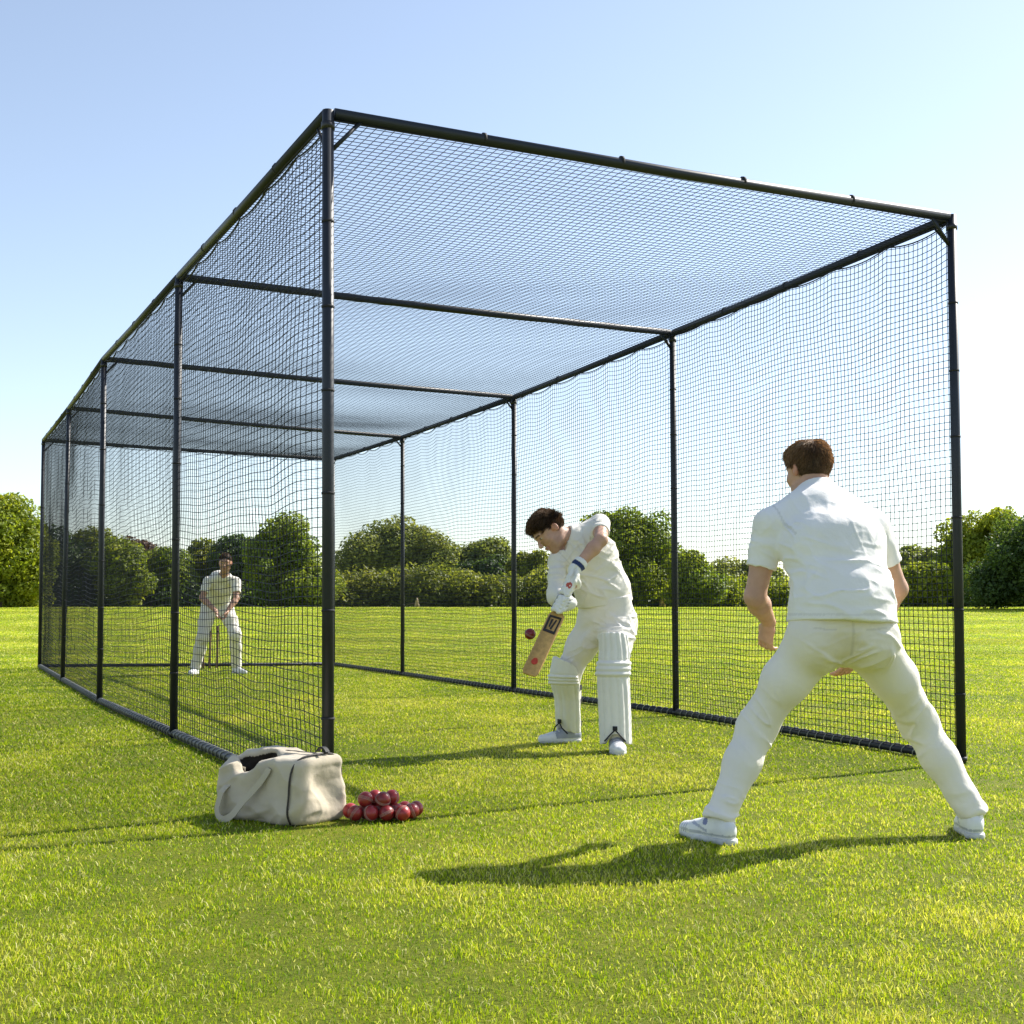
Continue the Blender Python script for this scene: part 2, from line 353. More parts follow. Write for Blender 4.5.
# ------------------------------------------------------------------ practice cage
Ltop = [(328, 113), (179, 277), (104, 359), (69, 408), (43.5, 440)]
Lbase = [(328, 808), (173.5, 738), (99.5, 704), (62.5, 682), (39.5, 668)]
Rtop = [(951.5, 217), (672.5, 333), (514, 397), (402.5, 437), (333, 459)]
Rbase = [(961.5, 764), (676, 716), (514, 693), (402.5, 676), (333.5, 666)]
def cage():
    LB = [G(*p) for p in Lbase]; RB = [G(*p) for p in Rbase]
    LT = [P(u, v, b[1]) for (u, v), b in zip(Ltop, LB)]; RT = [P(u, v, b[1]) for (u, v), b in zip(Rtop, RB)]
    if os.environ.get('DBG'):
        for n_, q in (('LB', LB), ('LT', LT), ('RB', RB), ('RT', RT)): print(n_, [np.round(z, 2).tolist() for z in q])
    org = (LB[0]+RB[-1])/2; org[2] = 0
    root = empty('practice_cage', org)
    tag(root, 'tall black steel tube cricket practice cage hung with black netting, open at the front', 'practice cage')
    R = .0295
    def tube(name, pts, r=R, n=14, mat='paint', parent=root):
        m = MB(); m.tube(pts, r, n); return m.build(name, M[mat], parent, org)
    for T, B in ((LT, LB), (RT, RB)):
        for a, b in zip(T, B):
            p = tube('post', [b+V(0, 0, -.05), b+(a-b)*.5, a+V(0, 0, .012)])
            dirv = nrm(a-b)
            for c0, c1 in ((a-dirv*.085, a-dirv*.05), (b+dirv*.02, b+dirv*.045)):
                cl = MB(); cl.tube([c0, c1], R+.005, 14); cl.build('clamp', M['clamp'], p, org)
    for T in (LT, RT):
        for a, b in zip(T[:-1], T[1:]):
            d = nrm(b-a); tube('top_rail', [a+d*.033, (a+b)/2-V(0, 0, .006), b-d*.033])
    for B in (LB, RB):
        for a, b in zip(B[:-1], B[1:]):
            d = nrm(b-a); z = V(0, 0, .035); rl = tube('bottom_rail', [a+d*.033+z, (a+b)/2+z, b-d*.033+z], .027)
            L = np.linalg.norm(b-a)-.1; sd_ = np.cross(d, UPV); k = np.linspace(0, L, int(L/.012)); ph = k/.11*2*PI+.6*np.sin(k*5)
            m = MB(); m.tube(a+z+np.outer(k+.05, d)+np.outer(np.cos(ph), sd_)*.0305+np.outer(np.sin(ph), UPV)*.0305, .0042, 5); m.build('lashing', M['lash'], rl, org)
    d = nrm(RB[4]-LB[4]); tube('bottom_rail', [LB[4]+d*.033+V(0, 0, .035), RB[4]-d*.033+V(0, 0, .035)], .027)
    for a, b in zip(LT, RT):
        d = nrm(b-a); tube('crossbar', [a+d*.033, (a+b)/2-V(0, 0, .012), b-d*.033])
    for T, O, s in ((LT, RT, 1), (RT, LT, -1)):            # diagonal corner braces
        for k in range(5):
            d = nrm(O[k]-T[k]); L = .17 if k in (0, 4) else .13
            tube('brace', [T[k]+d*L-V(0, 0, .02), T[k]+d*.02-V(0, 0, L+.02)], .011, 8)
            if k < 4:
                e = nrm(T[k+1]-T[k]); tube('brace', [T[k]+e*L-V(0, 0, .02), T[k]+e*.02-V(0, 0, L+.02)], .009, 8)
    # nets ------------------------------------------------------------
    def strands(mb, lines, r, e1, e2):
        """lines (n, m, 3): triangular cords"""
        n, m, _ = lines.shape
        off = np.stack([e1*r, -e1*r*.5+e2*r*.87, -e1*r*.5-e2*r*.87])
        v = (lines[:, :, None]+off[None, None]).reshape(-1, 3)
        i, j, k = np.meshgrid(np.arange(n), np.arange(m-1), np.arange(3), indexing='ij'); k2 = (k+1) % 3
        b0 = (i*m+j)*3
        mb.add(v, np.stack([b0+k, b0+k2, b0+3+k2, b0+3+k], -1).reshape(-1, 4))
    def panel(A, B, C, D, cu, cv, amp, seed, r, step=.09, sag_top=0, wav=.02, knots=True, bow=None, far=0):
        """A-B bottom edge, D-C top edge (as functions s->point); net over s (length) and t (height)"""
        Lu, Lv = np.linalg.norm(B(1)-A(0)), np.linalg.norm(D(0)-A(0))
        e_u, e_v = nrm(B(1)-A(0)), nrm(D(0)-A(0)); nn = nrm(np.cross(e_u, e_v))
        nu, nv = int(round(Lu/cu)), int(round(Lv/cv))
        def pos(s, t):
            bot = A(s); top = C(s)
            p = bot+(top-bot)*t[..., None]
            q = np.stack([s*Lu*.42, t*Lv*.55, 0*s+seed*7.3], -1)
            w = fbm(q, seed, 2); w2 = fbm(q*V(1.25, .8, 1)+V(31, 0, 0), seed+5, 3)
            edge = np.minimum(1, np.minimum(t, 1-t)*7+.12)*np.minimum(1, np.minimum(s, 1-s)*Lu*2.2+.05)
            fade = 1-far*s
            p = p+nn*(amp*w*edge*fade)[..., None]+e_v*(wav*w2*edge)[..., None]
            q2 = np.stack([s*Lu*2.2, t*Lv*2.0, 0*s+3], -1)
            p = p+e_u*(.012*vnoise(q2, seed+2)*edge)[..., None]+e_v*(.009*vnoise(q2*1.3+9, seed+3)*edge)[..., None]
            if sag_top:
                ph = s*Lu/.62
                p = p-e_v*(sag_top*np.abs(np.sin(ph*PI))**.8*(.4+.8*np.abs(vnoise(np.stack([np.floor(ph), 0*s, 0*s], -1), seed)))*sstep(.75, 1, t))[..., None]
            if bow is not None: p = p+V(0, 0, -1)*(bow*np.sin(s*PI*4)**2*np.sin(t*PI)*(1-.85*s))[..., None]
            return p
        mb = MB()
        nsu, nsv = max(8, int(Lu/step)), max(8, int(Lv/step))
        tt, ss = np.meshgrid(np.linspace(0.004, .996, nv+1), np.linspace(0, 1, nsu+1), indexing='ij')
        strands(mb, pos(ss, tt), r, e_v, nn)
        ss, tt = np.meshgrid(np.linspace(0.002, .998, nu+1), np.linspace(0, 1, nsv+1), indexing='ij')
        strands(mb, pos(ss, tt), r, e_u, nn)
        if knots:
            tt, ss = np.meshgrid(np.linspace(0.004, .996, nv+1), np.linspace(0.002, .998, nu+1), indexing='ij')
            c = pos(ss, tt).reshape(-1, 3); k = r*2.0
            off = np.stack([e_u*k, e_v*k, -e_u*k, -e_v*k, nn*k*.8, -nn*k*.8])
            v = (c[:, None]+off).reshape(-1, 3); b0 = np.arange(len(c))*6
            f = [(0, 1, 4), (1, 2, 4), (2, 3, 4), (3, 0, 4), (1, 0, 5), (2, 1, 5), (3, 2, 5), (0, 3, 5)]
            mb.add(v, None, np.concatenate([np.stack([b0+a for a in q], 1) for q in f]))
        net = mb.build('net', M['net'], root, org, smooth=False)
        rp = MB(); s = np.linspace(0, 1, int(Lu/.06))
        rp.tube(pos(s, np.ones_like(s)), .005, 6); rp.tube(pos(s, np.zeros_like(s)), .005, 6)
        t = np.linspace(0, 1, int(Lv/.06)); rp.tube(pos(np.zeros_like(t), t), .005, 6); rp.tube(pos(np.ones_like(t), t), .005, 6)
        rp.build('edge_rope', M['rope'], net, org)
        return pos, nn
    def poly(pts, dz=0, inset=None):
        pts = np.array(pts)+V(0, 0, dz)
        if inset is not None: pts = pts+np.asarray(inset)
        cum = np.concatenate([[0], np.cumsum(np.linalg.norm(np.diff(pts, axis=0), axis=1))]); cum /= cum[-1]
        return lambda s: np.stack([np.interp(s, cum, pts[:, k]) for k in range(3)], -1)
    w = nrm((RB[0]-LB[0])*V(1, 1, 0))*.02
    lb, lt = poly(LB, .05, w), poly(LT, -.035, w); rb, rt = poly(RB, .05, -w), poly(RT, -.035, -w)
    panel(lb, lb, lt, lt, .072, .050, .05, 1, .0025, sag_top=.03, wav=.065, far=.9)
    panel(rb, rb, rt, rt, .046, .044, .04, 2, .0028, sag_top=.040, wav=.028)
    bb, bt = poly([LB[4], RB[4]], .05), poly([LT[4], RT[4]], -.035)
    panel(bb, bb, bt, bt, .06, .06, .05, 3, .0022, sag_top=.03, knots=False, step=.15)
    la, ra = poly(LT, -.034), poly(RT, -.034)
    panel(la, la, ra, ra, .054, .049, .02, 4, .0023, wav=.02, bow=.06, knots=False)
    # ties that lash the nets to the tubes
    tie = MB()
    for T, k0 in ((LT, 1), (RT, -1)):
        for a, b in zip(T[:-1], T[1:]):
            n = int(np.linalg.norm(b-a)/.9)
            for q in range(1, n):
                c = a+(b-a)*q/n; d = nrm(b-a); tie.tube([c-d*.008, c+d*.008], R+.004, 10)
    a, b = LT[0], RT[0]
    for q in range(1, 5):
        c = a+(b-a)*(q/5+.01*math.sin(q*7)); d = nrm(b-a); tie.tube([c-d*.008, c+d*.008], R+.004, 10)
    for T, B in ((LT, LB), (RT, RB)):
        for k in range(5):
            a, b = B[k], T[k]
            for q in range(1, 7):
                c = a+(b-a)*(q/7+.02*math.sin(q*5+k)); d = nrm(b-a); tie.tube([c-d*.006, c+d*.006], R+.003, 10)
    tie.build('tie', M['rope'], root, org)['kind'] = 'stuff'
cage()

# ------------------------------------------------------------------ trees and hedges
GREENS = {
 'oak':   [V(.06, .10, .012), V(.115, .165, .018), V(.21, .25, .03)],
 'lime':  [V(.085, .125, .012), V(.165, .21, .02), V(.29, .315, .035)],
 'dark':  [V(.028, .055, .016), V(.05, .088, .022), V(.09, .135, .03)],
 'grey':  [V(.085, .12, .035), V(.14, .175, .045), V(.23, .255, .06)],
 'copper': [V(.06, .035, .025), V(.085, .05, .035), V(.11, .07, .045)],
 'olive': [V(.075, .10, .018), V(.125, .155, .024), V(.21, .225, .04)],
}
def leaf_cloud(centres, radii, counts, size, pal, seed, squash=.8):
    r = np.random.default_rng(seed)
    cs = np.repeat(centres, counts, 0); rr = np.repeat(radii, counts)
    n = len(cs); d = r.normal(size=(n, 3)); d /= np.linalg.norm(d, axis=1)[:, None]
    rad = rr*(.45+.6*r.random(n)**.6)
    p = cs+d*rad[:, None]*V(1, 1, squash)
    nn = d*.8+r.normal(size=(n, 3))*.65+V(0, 0, .35); nn /= np.linalg.norm(nn, axis=1)[:, None]
    a = np.cross(nn, r.normal(size=(n, 3))); a /= np.linalg.norm(a, axis=1)[:, None]; b = np.cross(nn, a)
    s = size*(.6+.8*r.random(n)); L = s[:, None]
    v = np.stack([p-a*L, p-b*L*.55+nn*L*.12, p+a*L, p+b*L*.55+nn*L*.12], 1).reshape(-1, 3)
    k = np.arange(n)*4; q = np.stack([k, k+1, k+2, k+3], 1)
    tone = np.repeat(r.random(len(centres)), counts)*.75+r.random(n)*.55
    pal = np.array(pal); t = np.clip(tone, 0, 1.2)/1.2*2; i0 = np.clip(t.astype(int), 0, 1); f = (t-i0)[:, None]
    c = pal[i0]*(1-f)+pal[i0+1]*f; c *= (.82+.36*r.random(n))[:, None]
    return v, q, np.repeat(c, 4, 0)
def blobs_to_clumps(blobs, cl, seed):
    """clump centres spread through the lobed shell of ellipsoids, with stray sprays outside it"""
    r = np.random.default_rng(seed); cs = []
    for c, rad in blobs:
        area = (rad[0]*rad[1]+rad[0]*rad[2]+rad[1]*rad[2])/3*4*PI
        n = max(5, int(area/(cl*cl*1.15)))
        d = r.normal(size=(n, 3)); d /= np.linalg.norm(d, axis=1)[:, None]
        lobe = 1+.30*fbm(d*2.1+seed*3.1, seed, 3)
        k = (.55+.42*r.random(n))*lobe; stray = r.random(n) < .10; k = np.where(stray, k*1.18, k)
        cs.append(c+d*rad*k[:, None])
    return np.concatenate(cs)
def tree(d, blobs, kind, label, leaves=9000, cl=None, size=None, seed=1, group='trees around the sports field', gap=.2, trunk=True, name='tree', cat='tree'):
    """blobs: (u, v, half width px, half height px) of crown lumps as they stand at distance d"""
    r = np.random.default_rng(seed); px = FPX/d; bl = []
    for u, v, ru, rv in blobs:
        y = d+r.uniform(-.4, .4)*ru/px
        bl.append((P(u, v, y), V(ru/px, .9*ru/px, rv/px)))
    cx = sum(b[0][0]*b[1][0] for b in bl)/sum(b[1][0] for b in bl); cy = d
    base = V(cx, cy, float(gz(cy)))
    size = size or .00165*d; cl = cl or .0125*d; leaves = int(leaves*2.0)
    cs = blobs_to_clumps(bl, cl, seed)
    cs = cs[r.random(len(cs)) > gap]
    cs[:, 2] = np.maximum(cs[:, 2], gz(cs[:, 1])+.15)
    cr = cl*(.45+.95*r.random(len(cs))**1.5)
    w = cr**2; cnt = np.maximum(6, (w/w.sum()*leaves).astype(int))
    v, q, c = leaf_cloud(cs, cr, cnt, size, GREENS[kind], seed)
    v[:, 2] = np.maximum(v[:, 2], gz(v[:, 1])-.05)
    root = empty(name, base); tag(root, label, cat, group)
    mk('crown' if trunk else 'foliage', v, q, M['leaf'], root, base, smooth=False, colors=c)
    tb = MB(); H = max(b[0][2] for b in bl)-base[2]; R = .022*H+.03
    if trunk:
        top = V(cx, cy, base[2]+H*.8); mid = base*.5+top*.5+V(r.uniform(-.2, .2), 0, 0)*R*4
        tb.tube([base-V(0, 0, .2), base+V(0, 0, .25), mid, top], [R*1.5, R, R*.6, R*.15], 10)
    for c0, rad in bl:
        st = base+V(0, 0, H*r.uniform(.12, .4)) if trunk else base
        for k in range(3 if trunk else 2):
            e = c0+rad*r.uniform(-.55, .55, 3); e[2] = max(e[2], st[2]+.2)
            m_ = st*.5+e*.5+V(0, 0, .08*H); tb.tube([st, m_, e], [R*.5, R*.3, R*.06], 7)
    tb.build('trunk' if trunk else 'stem', M['bark'], root, base)
    return root
def hedge(d, u0, u1, top, kind, label, seed, leaves=16000, bumpy=6, depth=2.6, bot=607, name='hedge', group=None):
    r = np.random.default_rng(seed); px = FPX/d; bl = []
    n = int((u1-u0)/11)
    for k in range(n+1):
        u = u0+(u1-u0)*k/n
        t = top(u)+bumpy*(r.random()-.4); rv = (bot-t)
        bl.append((P(u, (t+bot)/2+rv*.12, d+r.uniform(-.5, .5)*depth), V(9/px*r.uniform(.8, 1.3), depth*.6, rv*.5/px)))
    x0, x1 = P(u0, bot, d), P(u1, bot, d); base = (x0+x1)/2; base[2] = float(gz(d))
    cs = blobs_to_clumps(bl, .013*d, seed); cs[:, 2] = np.maximum(cs[:, 2], gz(cs[:, 1])+.1)
    cr = .013*d*(.5+.8*r.random(len(cs))); w = cr**2; cnt = np.maximum(5, (w/w.sum()*leaves*1.8).astype(int))
    v, q, c = leaf_cloud(cs, cr, cnt, .0016*d, GREENS[kind], seed)
    v[:, 2] = np.maximum(v[:, 2], gz(v[:, 1])-.05)
    root = empty(name, base); tag(root, label, 'hedge', group)
    mk('foliage', v, q, M['leaf'], root, base, smooth=False, colors=c)
    st = MB()
    for c0, rad in bl:
        for k in range(2):
            b = V(c0[0]+r.uniform(-.5, .5), c0[1]+r.uniform(-.4, .4), 0); b[2] = float(gz(b[1]))-.1
            st.tube([b, c0+V(r.uniform(-.4, .4), 0, rad[2]*.5)], [.06, .02], 6)
    st.build('stem', M['bark'], root, base)['kind'] = 'stuff'
    return root
# left of the cage
tree(72, [(-8, 545, 34, 44), (22, 560, 22, 40), (8, 522, 24, 24), (30, 535, 10, 22), (-30, 560, 26, 48), (15, 590, 28, 18)], 'lime',
     'tall bright green tree standing alone beyond the left end of the net', 15000, seed=11)
tree(84, [(52, 575, 22, 34), (40, 590, 14, 20)], 'dark', 'dark low bushy tree just inside the far left corner post of the cage', 5000, seed=12)
tree(86, [(84, 568, 22, 30), (82, 556, 14, 18)], 'olive', 'dull olive domed tree seen between the two far left posts of the cage', 8000, seed=13)
tree(84, [(122, 574, 26, 30), (110, 562, 16, 16), (135, 582, 18, 24)], 'lime', 'broad yellow-green tree seen left of the second left cage post', 9000, seed=14)
tree(98, [(132, 556, 17, 13), (146, 562, 12, 12), (138, 570, 16, 20)], 'copper', 'reddish brown copper leaved tree rising behind the yellow-green tree', 5000, seed=15)
tree(88, [(166, 580, 20, 26), (160, 572, 12, 12), (182, 590, 14, 18)], 'oak', 'small rounded green tree left of the crouching player', 7000, seed=16)
tree(92, [(205, 570, 18, 26), (212, 562, 9, 14), (198, 585, 16, 20)], 'olive', 'slim olive green tree behind the crouching player\'s head and shoulders', 6000, seed=17)
tree(90, [(238, 572, 20, 32), (232, 556, 12, 16), (246, 560, 10, 16)], 'dark', 'dark upright tree right of the crouching player', 8000, seed=18)
tree(82, [(288, 560, 32, 38), (296, 538, 17, 22), (272, 565, 18, 30), (310, 568, 18, 28), (290, 590, 36, 18)], 'oak', 'large conical mid green tree seen left of the front left cage post', 15000, seed=19)
# middle
tree(110, [(394, 550, 40, 24), (376, 548, 18, 16), (412, 548, 24, 18), (430, 560, 20, 18), (394, 536, 16, 11), (352, 566, 14, 16)], 'grey', 'wide domed grey-green tree rising behind the hedge in the middle of the field edge', 14000, seed=21, gap=.1)
tree(112, [(470, 562, 24, 14), (484, 558, 18, 9), (500, 564, 16, 14)], 'grey', 'low flat-topped grey-green tree behind the hedge left of the batsman', 7000, seed=22)
tree(106, [(492, 566, 14, 13), (478, 570, 12, 10)], 'dark', 'dark round tree behind the hedge beside the flat-topped tree', 5000, seed=23)
tree(104, [(534, 572, 16, 16), (524, 564, 9, 9)], 'olive', 'small olive tree showing above the hedge at the batsman\'s chest', 4500, seed=24)
tree(80, [(622, 548, 30, 34), (612, 530, 20, 18), (640, 545, 24, 28), (600, 560, 20, 30), (655, 565, 16, 22), (625, 580, 40, 22)], 'oak', 'big dark green broad tree directly behind the batsman\'s back', 17000, seed=25)
tree(76, [(692, 582, 19, 24), (682, 572, 10, 14), (704, 590, 13, 16)], 'oak', 'small leafy tree right of the second right cage post', 8000, seed=26)
tree(108, [(738, 573, 17, 9), (758, 577, 20, 12), (722, 580, 12, 12)], 'grey', 'distant flat grey-green tree showing over the hedge left of the near player', 5000, seed=27)
# right
tree(100, [(918, 560, 19, 14), (932, 567, 16, 16), (905, 572, 14, 14)], 'grey', 'blue-green rounded tree above the hedge at the near player\'s elbow', 7000, seed=31)
tree(78, [(912, 582, 14, 13), (928, 588, 13, 14), (940, 580, 12, 12)], 'lime', 'yellow-green shrub in front of the hedge beside the near player', 6000, seed=32, trunk=False, name='shrub', cat='shrub', group='shrubs at the field edge')
tree(80, [(990, 530, 24, 20), (970, 545, 18, 20), (1008, 540, 20, 24), (960, 560, 14, 22), (985, 562, 24, 18), (950, 585, 12, 16)], 'lime', 'tall airy light green tree beyond the right front post of the cage', 11000, seed=33, gap=.35)
tree(66, [(1040, 560, 44, 42), (1012, 580, 30, 28), (1030, 540, 24, 24), (1075, 560, 40, 50), (990, 590, 20, 18)], 'dark', 'large dark tree at the right edge of the field', 17000, seed=34)
# hedges
hedge(88, -60, 336, lambda u: 588-4*math.sin(u*.05), 'dark', 'dark low hedge running along the field edge behind the crouching player', 41, 15000)
hedge(86, 330, 590, lambda u: 570+3*math.sin(u*.04), 'olive', 'long clipped hedge along the middle of the field edge, left of the batsman', 42, 20000, 5)
hedge(90, 580, 720, lambda u: 586+3*math.sin(u*.06), 'dark', 'short dark hedge under the big tree behind the batsman', 43, 8000)
hedge(86, 708, 820, lambda u: 577+2*math.sin(u*.1), 'lime', 'yellow-topped hedge between the second right post and the near player', 44, 10000)
hedge(84, 815, 1075, lambda u: 582+3*math.sin(u*.07), 'dark', 'dark hedge along the field edge right of the near player', 45, 15000)
for u, k, r_ in ((92, 607, 5), (1000, 607, 4)):
    pass
# pale dead stumps at the hedge foot
def dead_stump(d, u, v0, v1, wpx, label, seed):
    px = FPX/d; b = P(u, v0, d); b[2] = float(gz(d)); H = (v0-v1)/px; w = wpx/px
    root = empty('tree_stump', b); tag(root, label, 'tree stump', 'pale stumps at the field edge')
    m = MB()
    m.tube([b+V(-w*.45, 0, -.1), b+V(-w*.12, 0, H*.45), b+V(w*.05, 0, H*.75)], [w*.26, w*.24, w*.2], 9)
    m.tube([b+V(w*.5, .1, -.1), b+V(w*.22, 0, H*.4), b+V(w*.08, 0, H*.8)], [w*.22, w*.2, w*.16], 9)
    m.tube([b+V(0, 0, H*.5), b+V(w*.1, 0, H*.8), b+V(w*.06, 0, H)], [w*.32, w*.24, w*.1], 9)
    v = np.concatenate(m.v); v += .12*w*np.stack([vnoise(v*5, seed), vnoise(v*5+7, seed), vnoise(v*5+3, seed)], -1)
    m.v = [v]
    m.build('trunk', M['deadwood'], root, b)
    br = MB(); br.tube([b+V(-w*.2, 0, H*.4), b+V(-w*1.4, .2, H*.32), b+V(-w*3.2, .3, H*.08)], [w*.1, w*.08, w*.04], 6)
    br.build('branch', M['bark'], root, b)
dead_stump(80, 662.5, 608, 591, 5.5, 'pale split tree stump standing at the hedge just right of the batsman', 3)
dead_stump(82, 417, 609, 600, 4.5, 'small pale stump low against the hedge right of a far right cage post', 5)

# ------------------------------------------------------------------ wicket
for k, (u, lab) in enumerate(((203.2, 'left wooden stump by the crouching player\'s left-hand leg in the photo'), (209.6, 'middle wooden stump between the crouching player\'s legs'), (217, 'right wooden stump of the wicket, below the crouching player\'s hands'))):
    b = G(u, 668.5); root = empty('stump', b); tag(root, lab, 'stump', 'stumps of the wicket')
    m = MB(); m.tube([b+V(0, 0, -.05), b+V(0, 0, .02), b+V(0, 0, .68), b+V(0, 0, .70), b+V(0, 0, .712)], [.012, .019, .0185, .016, .008], 12); m.build('shaft', M['wood'], root, b)
    m = MB(); m.tube([b+V(0, 0, .6), b+V(0, 0, .625)], .0195, 12); m.build('band', M['strap'], root, b)

# ------------------------------------------------------------------ cricket balls
def ball_mat():
    m, nt, n, l, b = mat_new('red_leather')
    t = noise_node(nt, 25, 5, .65); a = n.new('ShaderNodeAttribute'); a.attribute_name = 'col'
    v = ramp(nt, t.outputs['Fac'], [(.3, (.6, .6, .6)), (.55, (1, 1, 1)), (.8, (1.35, 1.5, 1.5))])
    l.new(mixc(nt, 1.0, a.outputs['Color'], v.outputs[0], 'MULTIPLY'), b.inputs['Base Color'])
    b.inputs['Roughness'].default_value = .36; b.inputs['Specular IOR Level'].default_value = .45; b.inputs['Coat Weight'].default_value = .15
    t2 = noise_node(nt, 120, 3); bump(nt, t2.outputs['Fac'], .2, .001, b); return m
M['ball'] = ball_mat()
M['seam'] = simple('ball_seam', (.40, .24, .20), .8, .3, 90)
def ball(c, R, label, group, rot, tone=1.0):
    c = np.asarray(c, float); root = empty('cricket_ball', c); tag(root, label, 'cricket ball', group)
    r = np.random.default_rng(int(rot*1000)); ax = nrm(r.normal(size=3)); a = nrm(np.cross(ax, r.normal(size=3))); b = np.cross(ax, a)
    m = MB(); m.sphere(c, R, 32, 20, V(.27, .020, .022)*tone); m.build('leather', M['ball'], root, c, colors=True)
    s = MB()
    th = np.linspace(0, 2*PI, 49)
    for o in (-.0048, 0, .0048):
        rr = math.sqrt(R*R-o*o)+.0001
        s.tube(c+ax*o+np.outer(np.cos(th), a)*rr+np.outer(np.sin(th), b)*rr, .0011, 5, cap=False)
    s.build('seam', M['seam'], root, c)
BR = .0343
o = P(354, 809, 5.60); sx, sy = .0705, .0611
pile = [((0, 0, 0), 'lowest left of the front row beside the bag'), ((1, 0, 0), 'in the front row, second from the bag'), ((2, 0, 0), 'in the front row, third from the bag'), ((3, 0, 0), 'in the front row, farthest from the bag'),
        ((-.42, 1, 0), 'touching the bag, brighter red than its neighbours'), ((.5, 1, 0), 'half hidden in the gap behind the first two'), ((1.5, 1, 0), 'hidden in the middle of the lower layer'), ((2.5, 1, 0), 'behind the end of the front row'), ((3.5, 1, 0), 'second from the right end of the pile'),
        ((1, 2, 0), 'hidden at the back left of the lower layer'), ((2, 2, 0), 'hidden at the back of the lower layer'), ((3, 2, 0), 'at the back of the lower layer, farther right'), ((3.72, 2.05, 0), 'at the far right end of the pile'),
        ((.62, .36, 1), 'upper layer, left front, seam upright'), ((1.75, .36, 1), 'upper layer, dark, right front'), ((1.15, 1.36, 1), 'upper layer, left back'), ((2.2, 1.36, 1), 'upper layer, right back')]
jit = np.random.default_rng(4)
pos = [V(o[0]+.004+a_*sx, o[1]+b_*sy, BR+.006+c_*.0565)+V(*jit.uniform(-.002, .002, 2), 0) for (a_, b_, c_), _ in pile]
for k, (p, (_, lab)) in enumerate(zip(pos, pile)):
    ball(p, BR, 'red cricket ball in the pile, '+lab, 'cricket balls piled by the bag', .37*k+.1, [1, 1.15, .9, 1.1, 1.5, 1, 1, 1.2, .95, .9, 1, 1.1, 1.05, .95, .75, 1.1, 1.2][k])
ball(P(530, 634, 8.3), .0375, 'dark red cricket ball in mid air in front of the bat', None, 9.1, .75)

